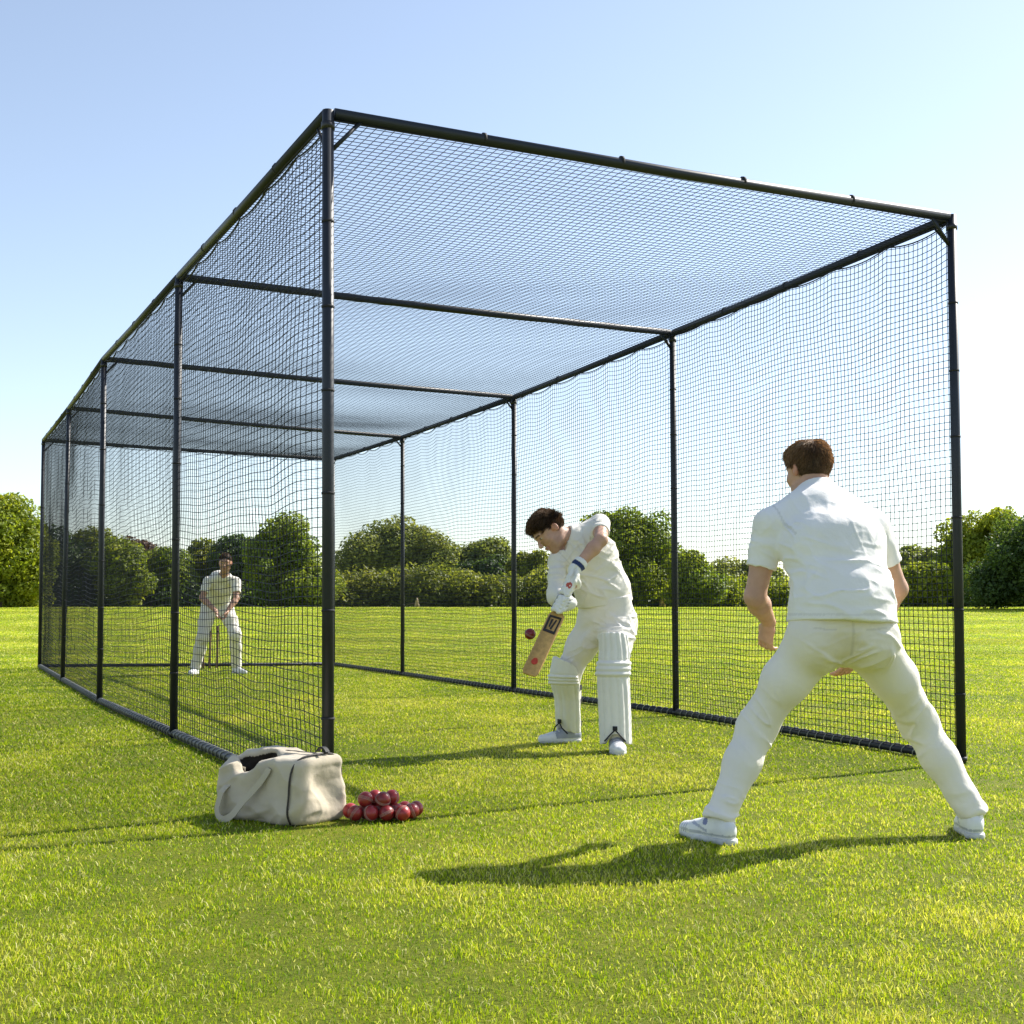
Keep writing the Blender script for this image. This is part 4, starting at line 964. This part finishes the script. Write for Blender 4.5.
    shoe(r, base, F['anL'], F['_toeL'], tint, sc=.98); shoe(r, base, F['anR'], F['_toeR'], tint, sc=.98)
near_player()

# ---- batsman
def batsman():
    F = dict(hipL=P(594, 622, 8.80), hipR=P(620, 622, 8.72), knL=P(568, 672, 8.82), anL=P(570, 727, 9.02), knR=P(613, 668, 8.44), anR=P(616, 737, 8.42),
             pelvis=P(607, 617, 8.76), waist=P(603, 590, 8.74), chest=P(589, 558, 8.72), upper=P(579, 543, 8.70), neck=P(571, 538, 8.67),
             shL=P(558, 561, 8.64), shR=P(600, 524, 8.72), elR=P(601, 540, 8.45), wrR=P(575, 569, 8.36), elL=P(556, 593, 8.50), wrL=P(570, 603, 8.30), head=P(550, 531, 8.62))
    F['_A'] = frame((-.66, -.30, -.69), (-.62, 0, .78)); F['_hs'] = 1.13; F['_opt'] = ['L']
    F['_toeL'] = nrm(V(-.93, -.36, 0)); F['_toeR'] = nrm(V(.02, -1, 0))
    base = V(F['pelvis'][0], F['pelvis'][1], 0)
    top, sh, toe = P(574, 581, 8.335), P(558.5, 612, 8.285), P(529, 675, 8.02)
    h = nrm(sh-top); camd = nrm(V(0, 0, CAM_H)-top)
    g1, g2 = top+h*.055, top+h*.185
    def hands(S):
        for g, w in ((g1, 'wrR'), (g2, 'wrL')):
            S.seg(F[w], g+nrm(camd+nrm(F[w]-g)*.3)*.03, (.028, .02), (.03, .018), .01)
            grip(S, g, h, camd, None, .024, .008, -.022, 3.6, .004)
    r = body(F, .0055, (.52, .315, .225), (.05, .03, .018), base, 'batsman in cream cricket whites, pads and gloves playing a shot inside the cage', hands)
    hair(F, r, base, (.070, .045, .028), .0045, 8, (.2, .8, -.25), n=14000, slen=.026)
    upv = nrm(F['waist']-F['pelvis'])
    shirt(F, r, base, .0065, [(.206, .155), (.192, .14), (.198, .135), (.15, .10)], (P(604.5, 604, 8.75), upv), dict(L=.95, R=.55), 'shirt_b',
          [(P(600, 585, 8.6), (.4, 0, 1), .2, .013, .05), (P(590, 560, 8.58), (-.8, 0, .5), .18, .012, .05), (P(615, 560, 8.62), (-.5, 0, .9), .18, .012, .05), (P(575, 548, 8.58), (.8, 0, .5), .13, .010, .04), (P(600, 528, 8.6), (0, 1, 0), .1, .008, .035), (P(558, 575, 8.56), (0, 0, 1), .13, .011, .035)], 31,
          slv_r=(.056, .058, .062))
    trousers(F, r, base, .0065, ((.198, .145), (.188, .138)), [.112, .100, .082, .074, .066], (P(604.5, 597, 8.75), upv),
             [(P(625, 640, 8.6), (.5, 0, .9), .18, .024, .05), (P(590, 640, 8.65), (-.5, 0, .8), .2, .017, .06), (P(608, 632, 8.6), (.3, 0, 1), .14, .010, .04), (P(575, 660, 8.7), (-.4, 0, .9), .14, .008, .05)], 41, butt=.10, back=V(.5, .85, 0))
    # pads -----------------------------------------------------------
    def pad(pts, rad, half, front, seed, notch, kn, flute, tilt=0):
        """pts: centre line from ankle up; rad/half: radius and half angle along it"""
        pts = np.array(pts); front = nrm(front*V(1, 1, 0)); ns, nt = 96, 64
        cum = np.concatenate([[0], np.cumsum(np.linalg.norm(np.diff(pts, axis=0), axis=1))]); cum /= cum[-1]
        s = np.linspace(0, 1, ns+1); th = np.linspace(-1, 1, nt+1); Sg, T = np.meshgrid(s, th, indexing='ij')
        xi = np.linspace(0, 1, len(rad)); R = np.interp(Sg, xi, rad); H = np.interp(Sg, xi, half); ang = T*H
        c = np.stack([np.interp(Sg, cum, pts[:, k]) for k in range(3)], -1)
        side = np.cross(front, UP)
        shin = 1-sstep(kn[0]-.02, kn[0], Sg); kz = sstep(kn[0]-.01, kn[0]+.01, Sg)*(1-sstep(kn[1]-.01, kn[1]+.01, Sg)); topz = sstep(kn[1], kn[1]+.02, Sg)
        hgt = .011*(np.abs(np.sin(T*PI*3.5+PI/2))**.7)*(shin+topz*flute)+kz*(.010+.016*np.abs(np.sin((Sg-kn[0])/(kn[1]-kn[0])*PI*3))**.6)+.012*topz*(1-flute)*np.cos(T*1.3)
        hgt = hgt*(1-np.abs(T)**8)+.002*fbm(c*20+T[..., None]*3, seed, 2)
        out = front*np.cos(ang)[..., None]+side*np.sin(ang)[..., None]
        zoff = notch*np.cos(np.clip(T*1.5, -1, 1)*PI/2)**2*(1-Sg)**6-tilt*(T)*Sg**8-.03*np.abs(T)**3*Sg**10
        po = c+out*(R+hgt)[..., None]+UP*zoff[..., None]; pi_ = c+out*(R-.020)[..., None]+UP*zoff[..., None]
        n = (ns+1)*(nt+1); v = np.concatenate([po.reshape(-1, 3), pi_.reshape(-1, 3)])
        i, j = np.meshgrid(np.arange(ns), np.arange(nt), indexing='ij'); w = nt+1
        q = np.stack([i*w+j, i*w+j+1, (i+1)*w+j+1, (i+1)*w+j], -1).reshape(-1, 4); fs = [q, q[:, ::-1]+n]
        for e in ([(k, k+1) for k in range(nt)], [(ns*w+k+1, ns*w+k) for k in range(nt)], [((k+1)*w, k*w) for k in range(ns)], [(k*w+nt, (k+1)*w+nt) for k in range(ns)]):
            e = np.array(e); fs.append(np.stack([e[:, 1], e[:, 0], e[:, 0]+n, e[:, 1]+n], 1))
        o = mk('pad', v, np.concatenate(fs), M['pad'], r, base, colors=np.ones((len(v), 3)))
        for f in (.12, .42, .62):                # straps round the back of the leg
            k = int(f*ns); mb = MB(); a0 = half[0]; cc = c[k, 0]; Rk = R[k, 0]
            t = np.linspace(a0*.93, 2*PI-a0*.93, 16)
            base_l = cc+(np.cos(t)[:, None]*front+np.sin(t)[:, None]*side)*(Rk-.006)
            vv = np.concatenate([base_l-UP*.016, base_l+UP*.016]); m_ = len(t); kk = np.arange(m_-1)
            mb.add(vv, np.stack([kk, kk+1, m_+kk+1, m_+kk], 1)); mb.build('strap', M['strap'], o, base)
        m = MB()                                  # small dark buckle and toe strap of the pad
        p = po[int(.10*ns), nt//2]+front*.004
        m.box(p, [side, front, UP], (.016, .004, .014))
        for sg in (-1, 1):
            m.tube([p-UP*.01, p+side*sg*.035-UP*.045+front*.012, p+side*sg*.07-UP*.085-front*.01], .005, 6)
        m.build('buckle', M['strap'], o, base); return o
    kR, aR = F['knR'], F['anR']; tR = kR*.45+F['hipR']*.55
    pad([aR+V(0, 0, -.045), aR*.5+kR*.5, kR+V(0, 0, -.04), tR*.35+kR*.65+V(0, -.02, .05), P(613, 632, 8.50)], [.100, .102, .102, .104, .106, .104, .102], [1.75, 1.75, 1.75, 1.7, 1.55, 1.45, 1.3], V(-.12, -1, 0), 5, .075, (.60, .74), 1)
    kL, aL = F['knL'], F['anL']
    pad([aL+V(0, 0, -.035), aL*.5+kL*.5, kL+V(-.01, -.02, -.02), kL+V(-.005, -.05, .10)], [.090, .094, .094, .098, .112, .112, .095], [1.75, 1.75, 1.75, 1.7, 1.6, 1.5, 1.35], V(-.72, -.70, 0), 6, .06, (.66, .80), 0, tilt=-.03)
    def tint(x, y, z):
        c = np.tile(V(.40, .43, .55), (len(x), 1)); c[(x > .13) | (z < .032)] = (.95, .95, .95)
        c[(np.sin(x*210) > .55) & (np.abs(y) < .03) & (x < .13)] = (.9, .9, .9); return c
    shoe(r, base, aL, F['_toeL'], tint, sc=1.05, z0=0); shoe(r, base, aR, F['_toeR'], tint, sc=1.05, z0=0)
    # gloves -----------------------------------------------------------
    for g, w, el, sg in ((g1, 'wrR', 'elR', 1), (g2, 'wrL', 'elL', -1)):
        S = SDF(g-.22, g+.22, .004); fd = nrm(F[w]-F[el]); kn = g+camd*.038
        S.seg(F[w]-fd*.055, F[w]+fd*.01, (.050, .046), (.042, .037), .012)
        S.seg(F[w], kn*.75+F[w]*.25+camd*.006, (.040, .032), (.046, .026), .02, side=h)
        S.ell(g*.5+F[w]*.5+camd*.02, (.045, .036, .045), None, .02)
        grip(S, g, h, camd, None, .036, .0155, -.036, 3.5, .005)
        for i in range(4):
            p0 = F[w]+camd*.022+h*(i-1.5)*.020; p1 = g+camd*.050+h*(-.036+i*.0295); m_ = p0*.5+p1*.5+camd*.012
            S.chain([p0, m_, p1, p1*.75+(g-camd*.0)*.25+np.cross(h, camd)*.03], [.012, .0155, .0155, .0145], .003)
        for i in range(3):
            p0 = F[w]+camd*.040+h*(i-1.0)*.020; p1 = g+camd*.068+h*(-.0215+i*.0295); m_ = p0*.5+p1*.5+camd*.012
            S.chain([p0, m_, p1], [.006, .007, .008], .003, op='s')
        for f in (.35, .7):
            m_ = F[w]*(1-f)+g*f+camd*.062; S.seg(m_-h*.05, m_+h*.05, .006, .006, .003, 's')
        S.seg(F[w]-fd*.12, F[w]-fd*.045, .036, .034, .002, 's')
        v, Q = S.mesh(1); Q = fix(v, Q); v = folds(v, Q, [(F[w], fd, .1, .004, .022)], 7, .0012)
        c = np.ones((len(v), 3)); a = (v-F[w]) @ fd
        if sg > 0:
            c[(a > -.045) & (a < -.012)] = (.03, .05, .16)
            q = v-(kn+nrm(np.cross(h, camd))*.012-h*.01); rr = np.linalg.norm(q, axis=1); c[(np.abs(rr-.022) < .005)] = (.6, .12, .10); c[rr < .009] = (.05, .07, .25)
        else:
            c[(a > -.045) & (a < -.025)] = (.3, .33, .4)
            q = v-(kn-h*.03); c[np.linalg.norm(q, axis=1) < .012] = (.10, .13, .22)
        mk('glove', v, Q, M['pad'], r, base, colors=c)
    # bat --------------------------------------------------------------
    bo = empty('cricket_bat', toe); tag(bo, 'wooden cricket bat with a dark sticker and a red mark, gripped by the batsman', 'cricket bat')
    ax = nrm(toe-sh); fn = camd-ax*(camd @ ax)+V(-.25, 0, .05); fn = nrm(fn-ax*(fn @ ax)); sv = np.cross(ax, fn); L = np.linalg.norm(toe-sh)
    M['blade'] = None
    m, nt, n, l, b = mat_new('willow'); tc = n.new('ShaderNodeAttribute'); tc.attribute_name = 'col'
    tt = noise_node(nt, 35, 5, .6); vv = ramp(nt, tt.outputs['Fac'], [(.3, (.72, .70, .66)), (.7, (1.1, 1.08, 1.05))]); l.new(mixc(nt, 1.0, tc.outputs['Color'], vv.outputs[0], 'MULTIPLY'), b.inputs['Base Color']); b.inputs['Roughness'].default_value = .42
    nu, nw = 40, 24; rows = []
    for i in range(nu+1):
        s = i/nu; w_ = .056*(sstep(-.02, .07, s))**.5*(1-.25*max(0, (s-.93)/.07)**2); th = .012+.022*math.sin(min(1, s*1.15)*PI)**.8
        ee = 1-.35*max(0, (s-.95)/.05)
        ring = []
        for q in range(nw):
            a = 2*PI*q/nw; x = math.copysign(abs(math.cos(a))**.35, math.cos(a))*w_; y = math.sin(a)
            y = abs(y)**.5*.008*ee if y > 0 else -abs(y)**.8*(th*(1-.55*abs(x/w_)) if w_ > 0 else th)*ee
            ring.append(sh+ax*(L*s)+sv*x+fn*y)
        rows.append(ring)
    rows = np.array(rows); v = rows.reshape(-1, 3); i, j = np.meshgrid(np.arange(nu), np.arange(nw), indexing='ij'); j2 = (j+1) % nw
    q = np.stack([i*nw+j, i*nw+j2, (i+1)*nw+j2, (i+1)*nw+j], -1).reshape(-1, 4)
    v = np.concatenate([v, [rows[-1].mean(0)], [rows[0].mean(0)]]); kk = np.arange(nw); k2 = (kk+1) % nw; e = len(v)-2
    tr = np.concatenate([np.stack([nu*nw+kk, nu*nw+k2, np.full(nw, e)], 1), np.stack([k2, kk, np.full(nw, e+1)], 1)])
    xw = (v-sh) @ sv; grain = .88+.12*np.sin(xw*700+3*vnoise(np.stack([xw*30, (v-sh) @ ax*2, 0*xw], -1), 3))
    blade = mk('blade', v, [q, tr], m, bo, toe, colors=V(.60, .37, .12)*grain[:, None])
    mb = MB(); mb.tube([sh+ax*.02, sh-ax*.02, sh+h*-.10, top+h*.02, top, top-h*.004], [.013, .0165, .0165, .0165, .0175, .010], 14); mb.build('handle', M['grip'], bo, toe)
    def patch(name, pts2, mat, lift=.0035):
        """thin sheet on the blade face; pts2 in (across, along) metres"""
        p = [sh+ax*b_+sv*a_+fn*(.0082+lift) for a_, b_ in pts2]; pb = [x-fn*.003 for x in p]; k = len(p)
        f = MB(); vv = p+pb+[np.mean(p, axis=0)]; kk = np.arange(k); k2 = (kk+1) % k
        f.add(vv, np.stack([kk, k2, k+k2, k+kk], 1), np.stack([k2, kk, np.full(k, 2*k)], 1)); f.build(name, M[mat], blade, toe, smooth=False)
    st = .043
    patch('sticker', [(-st, .045), (st, .045), (st, .06), (-st, .06)], 'sticker'); patch('sticker', [(-st, .165), (st, .158), (st, .178), (-st, .185)], 'sticker')
    patch('sticker', [(-st, .062), (-.034, .062), (-.031, .163), (-st, .163)], 'sticker'); patch('sticker', [(.03, .062), (st, .062), (st, .156), (.027, .156)], 'sticker')
    patch('sticker', [(-.020, .075), (-.010, .07), (.004, .15), (-.008, .155)], 'sticker'); patch('sticker', [(.006, .07), (.020, .075), (.018, .135), (.008, .14)], 'sticker')
    t = np.linspace(0, 2*PI, 22)[:-1]; patch('red_mark', [(.002+.021*math.cos(a)*(1+.1*math.sin(3*a)), L*.80+.026*math.sin(a)) for a in t], 'redmark')
batsman()

# ---- far player crouching by the stumps
def far_player():
    F = dict(hipL=P(208, 607, 19.0), hipR=P(226, 607, 19.05), knL=P(203, 637, 18.78), anL=P(195.5, 667, 18.92), knR=P(235, 634, 18.82), anR=P(236.5, 665.5, 19.15),
             pelvis=P(217, 604, 19.05), waist=P(218, 596, 18.95), chest=P(220, 586, 18.82), upper=P(222, 578, 18.74), neck=P(223.8, 575.5, 18.62),
             shL=P(208, 581.5, 18.66), shR=P(236, 582, 18.66), elL=P(202, 598, 18.55), wrL=P(215.5, 610.5, 18.36), elR=P(236.5, 598.5, 18.55), wrR=P(227.5, 611, 18.38), head=P(225.4, 563, 18.46))
    F['_A'] = frame((.10, -.97, -.16), (.02, -.12, .98)); F['_hs'] = 1.10; F['_opt'] = ['notch']; F['_front'] = V(.1, -.9, -.1)
    F['_toeL'] = nrm(V(-.1, -1, 0)); F['_toeR'] = nrm(V(.75, -.65, 0)); base = V(F['pelvis'][0], F['pelvis'][1], 0)
    F['tip'] = P(222, 622, 18.2)
    def hands(S):
        add_hand(S, F['wrL'], V(.45, -.25, -.85), V(.8, -.4, .3), V(-.2, -.9, .2), (.3, .4, .3), 1.1)
        add_hand(S, F['wrR'], V(-.25, -.3, -.9), V(-.8, -.4, .3), V(.2, -.9, .2), (.3, .4, .3), 1.1)
    r = body(F, .0065, (.48, .285, .20), (.04, .025, .018), base, 'man in white cricket kit crouching with hands together at the far end of the cage', hands)
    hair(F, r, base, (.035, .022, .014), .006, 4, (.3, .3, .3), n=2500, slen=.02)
    upv = nrm(F['waist']-F['pelvis'])
    shirt(F, r, base, .008, [(.19, .14), (.185, .14), (.20, .14), (.16, .105)], (P(217.3, 603.5, 19.0), upv), .66, 'shirt_b',
          [(P(220, 592, 18.7), (.2, 0, 1), .2, .014, .06), (P(212, 585, 18.7), (.7, 0, .7), .15, .012, .05), (P(230, 585, 18.7), (.7, 0, -.7), .15, .012, .05)], 51, slv_r=(.062, .066, .070))
    trousers(F, r, base, .008, ((.19, .14), (.18, .135)), [.112, .100, .084, .080, .078], (P(217.3, 600, 19.0), upv),
             [(F['knL'], F['knL']-F['hipL'], .2, .012, .06), (F['knR'], F['knR']-F['hipR'], .2, .012, .06), (F['anL'], UP, .14, .012, .04), (F['anR'], UP, .14, .012, .04)], 61, butt=.1, back=V(0, 1, 0))
    tint = lambda x, y, z: np.tile(V(.95, .95, .95), (len(x), 1))
    shoe(r, base, F['anL'], F['_toeL'], tint, sc=1.05, h=.006); shoe(r, base, F['anR'], F['_toeR'], tint, sc=1.05, h=.006)
far_player()

# ------------------------------------------------------------------ canvas bag
def bag():
    f0, f1, b0 = G(294, 829), G(345, 818.5), G(224, 811)          # near corner, right corner of the end panel, far left corner
    ex = nrm(f1-f0); ey = nrm(b0-f0); ey = nrm(ey-ex*(ey @ ex)*.8); W = .33; L = .50; H = .28
    o = (f0+f1+b0+(b0+f1-f0))/4; o[2] = 0
    root = empty('holdall', o); tag(root, 'cream canvas cricket bag with dark piping and drooping handles, half open on the grass', 'bag')
    ctr = f0+ex*W*.5+ey*L*.5
    W_ = lambda a, b, c: ctr+ex*a+ey*b+UP*c                      # a across, b along (away), c up
    S = SDF(ctr-V(.62, .62, .02), ctr+V(.62, .62, .42), .005)
    def fn(X):
        q = [X[0]-ctr[0], X[1]-ctr[1], X[2]]
        a = q[0]*ex[0]+q[1]*ex[1]; b = q[0]*ey[0]+q[1]*ey[1]; c = q[2]+0*a
        mouth = np.exp(-((b-.10)/.10)**2)
        top = H*(.95+.04*np.cos(b*9+.4))+.012*np.exp(-((b+L*.44)/.09)**2)+.02*np.exp(-((b-L*.44)/.07)**2)+mouth*(.046*np.tanh((a+.02)/.03)-.018)
        wid = W*.5*(1.0-.07*(c/H)**2+.015*np.sin(b*11)+.03*np.exp(-((c-.10)/.08)**2)); ln = L*.5*(1.0-.06*(c/H)**2)
        ea = np.abs(a)-wid+.04; eb = np.abs(b)-ln+.03; ec = np.abs(c-top*.5)-top*.5+.03
        ec = ec+.008*np.cos(np.clip(a/(W*.5), -1, 1)*PI*.5)*-1.0
        r = np.sqrt(np.maximum(ea, 0)**2+np.maximum(eb, 0)**2+np.maximum(ec, 0)**2)+np.minimum(np.maximum(np.maximum(ea, eb), ec), 0)
        return r-.028
    S.put(fn, ctr-V(.5, .5, 0), ctr+V(.5, .5, .36), 0)
    # the gaping zip opening
    op = [W_(-.055, .18, H-.03), W_(-.035, .085, H-.045), W_(-.02, -.01, H-.03)]
    S.chain(op, [.040, .085, .025], .010, op='s')
    S.chain([p-UP*.07 for p in op], [.03, .05, .02], .015, op='s')
    v, Q = S.mesh(1); Q = fix(v, Q); q = v-ctr; a, b, c = q @ ex, q @ ey, q[:, 2]
    n = vnormals(v, Q); inner = fn([v[:, 0], v[:, 1], v[:, 2]])
    cr = 1-2*np.abs(vnoise(np.stack([a*9+c*5, b*8-c*6, c*9], -1), 5)); cr2 = 1-2*np.abs(vnoise(np.stack([a*13-c*9, b*9+c*8, c*14+b*6], -1), 9))
    # sunken end panel with creases running to the corners
    endp = sstep(-L*.44, -L*.47, b)
    dent = -.026*endp*np.exp(-((a-.02)/.10)**2-((c-.15)/.075)**2)
    side = sstep(W*.40, W*.46, -a); sag = -.018*side*np.exp(-((b+.02)/.16)**2-((c-.13)/.08)**2)
    v = v+n*(.012*np.clip(cr, -.2, 1)*sstep(.0, .06, c)+.012*cr2*np.clip(fbm(q*4, 3, 2)+.4, 0, 1)+.0015*fbm(q*20, 4, 3)+dent+sag)[:, None]
    v[:, 2] = np.maximum(v[:, 2], .001)
    dirt = np.clip(fbm(q*6, 12, 3)*.5+.75*np.exp(-c/.05)*.6+.25*endp*np.exp(-((c-.1)/.1)**2), 0, 1)[:, None]
    cols = 1-dirt*V(.22, .26, .36)
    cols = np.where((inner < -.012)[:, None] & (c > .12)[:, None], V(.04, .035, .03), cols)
    body_ = mk('canvas_body', v, Q, M['bag'], root, o, colors=cols)
    # ray down on the finished canvas to lay trim on it
    def on(a_, b_, side_):
        """nearest canvas point along an axis: side_ 't' top, 'f' front long side, 'e' end panel"""
        if side_ == 'f': m = np.argmin(((b-a_)**2+(c-b_)**2)+np.where(a < -.05, 0, 9))
        elif side_ == 'e': m = np.argmin(((a-a_)**2+(c-b_)**2)+np.where(b < -.2, 0, 9))
        else: m = np.argmin(((a-a_)**2+(b-b_)**2)+np.where(c > .17, 0, 9))
        return v[m]+n[m]*.006
    rim = []                                                      # piping round the near end panel
    qb = -L*.5+.04
    for t in np.linspace(0, 1, 40):
        if t < .36: rim.append(on(qb, .012+(H-.03)*t/.36, 'f')+ex*-.002)
        elif t < .64: rim.append(on(-W*.42+W*.84*(t-.36)/.28, qb, 't')+UP*.002)
        else:
            z = H-.03-(H-.042)*(t-.64)/.36; m = np.argmin((b-qb)**2+(c-z)**2+np.where(a > .05, 0, 9)); rim.append(v[m]+n[m]*.006)
    rim = np.array(rim)
    for _ in range(3): rim[1:-1] = (rim[:-2]+rim[2:]+rim[1:-1]*2)/4
    mb = MB(); mb.tube(rim, .0045, 8); mb.build('piping', M['zip'], root, o)
    def ribbon(pts, nor, w, name, th=.004, mat='webbing'):
        pts = np.array(pts, float)
        for _ in range(2): pts = np.concatenate([pts[:1]]+[np.stack([pts[i]*.75+pts[i+1]*.25, pts[i]*.25+pts[i+1]*.75]) for i in range(len(pts)-1)]+[pts[-1:]])
        t = np.gradient(pts, axis=0); t /= np.linalg.norm(t, axis=1)[:, None]+1e-9
        nor = np.asarray(nor, float); nor = np.broadcast_to(nor, pts.shape); s = np.cross(t, nor); s /= np.linalg.norm(s, axis=1)[:, None]; nn = np.cross(s, t)
        m_ = len(pts); vv = np.stack([pts-s*w, pts+s*w, pts+s*w+nn*th, pts-s*w+nn*th], 1).reshape(-1, 3); k = np.arange(m_-1)*4
        qs = np.concatenate([np.stack([k+i, k+(i+1) % 4, k+4+(i+1) % 4, k+4+i], 1) for i in range(4)]+[np.array([[0, 1, 2, 3], [(m_-1)*4+3, (m_-1)*4+2, (m_-1)*4+1, (m_-1)*4]])])
        f = MB(); f.add(vv, qs); return f.build(name, M[mat], root, o, colors=True, smooth=False)
    def out(p, d): return p-ex*d
    f_ = lambda b_, c_, d_: on(b_, c_, 'f')-ex*d_
    ribbon([f_(.165, .225, .001), f_(.168, .19, .010), f_(.172, .14, .016), f_(.18, .09, .024), f_(.185, .05, .04)*V(1, 1, 0)+UP*.045, W_(-W*.5-.065, .165, .014), W_(-W*.5-.075, .12, .012), W_(-W*.5-.065, .075, .035), f_(.04, .09, .040), f_(.0, .14, .024), f_(-.035, .18, .014), f_(-.065, .215, .008), f_(-.075, .24, .001)], -ex, .015, 'handle')
    k0 = on(.055, -.19, 't')
    ribbon([k0+ey*-.03+UP*.001, k0+ey*-.012+UP*.02, k0+ey*.012+UP*.022, k0+ey*.03+UP*.001], UP, .012, 'strap', .005, 'strap')
    zp = [on(.0, bb, 't')+UP*.003 for bb in np.linspace(-.22, -.03, 12)]
    ribbon(zp, UP, .008, 'zip', .002, 'zip')
bag()
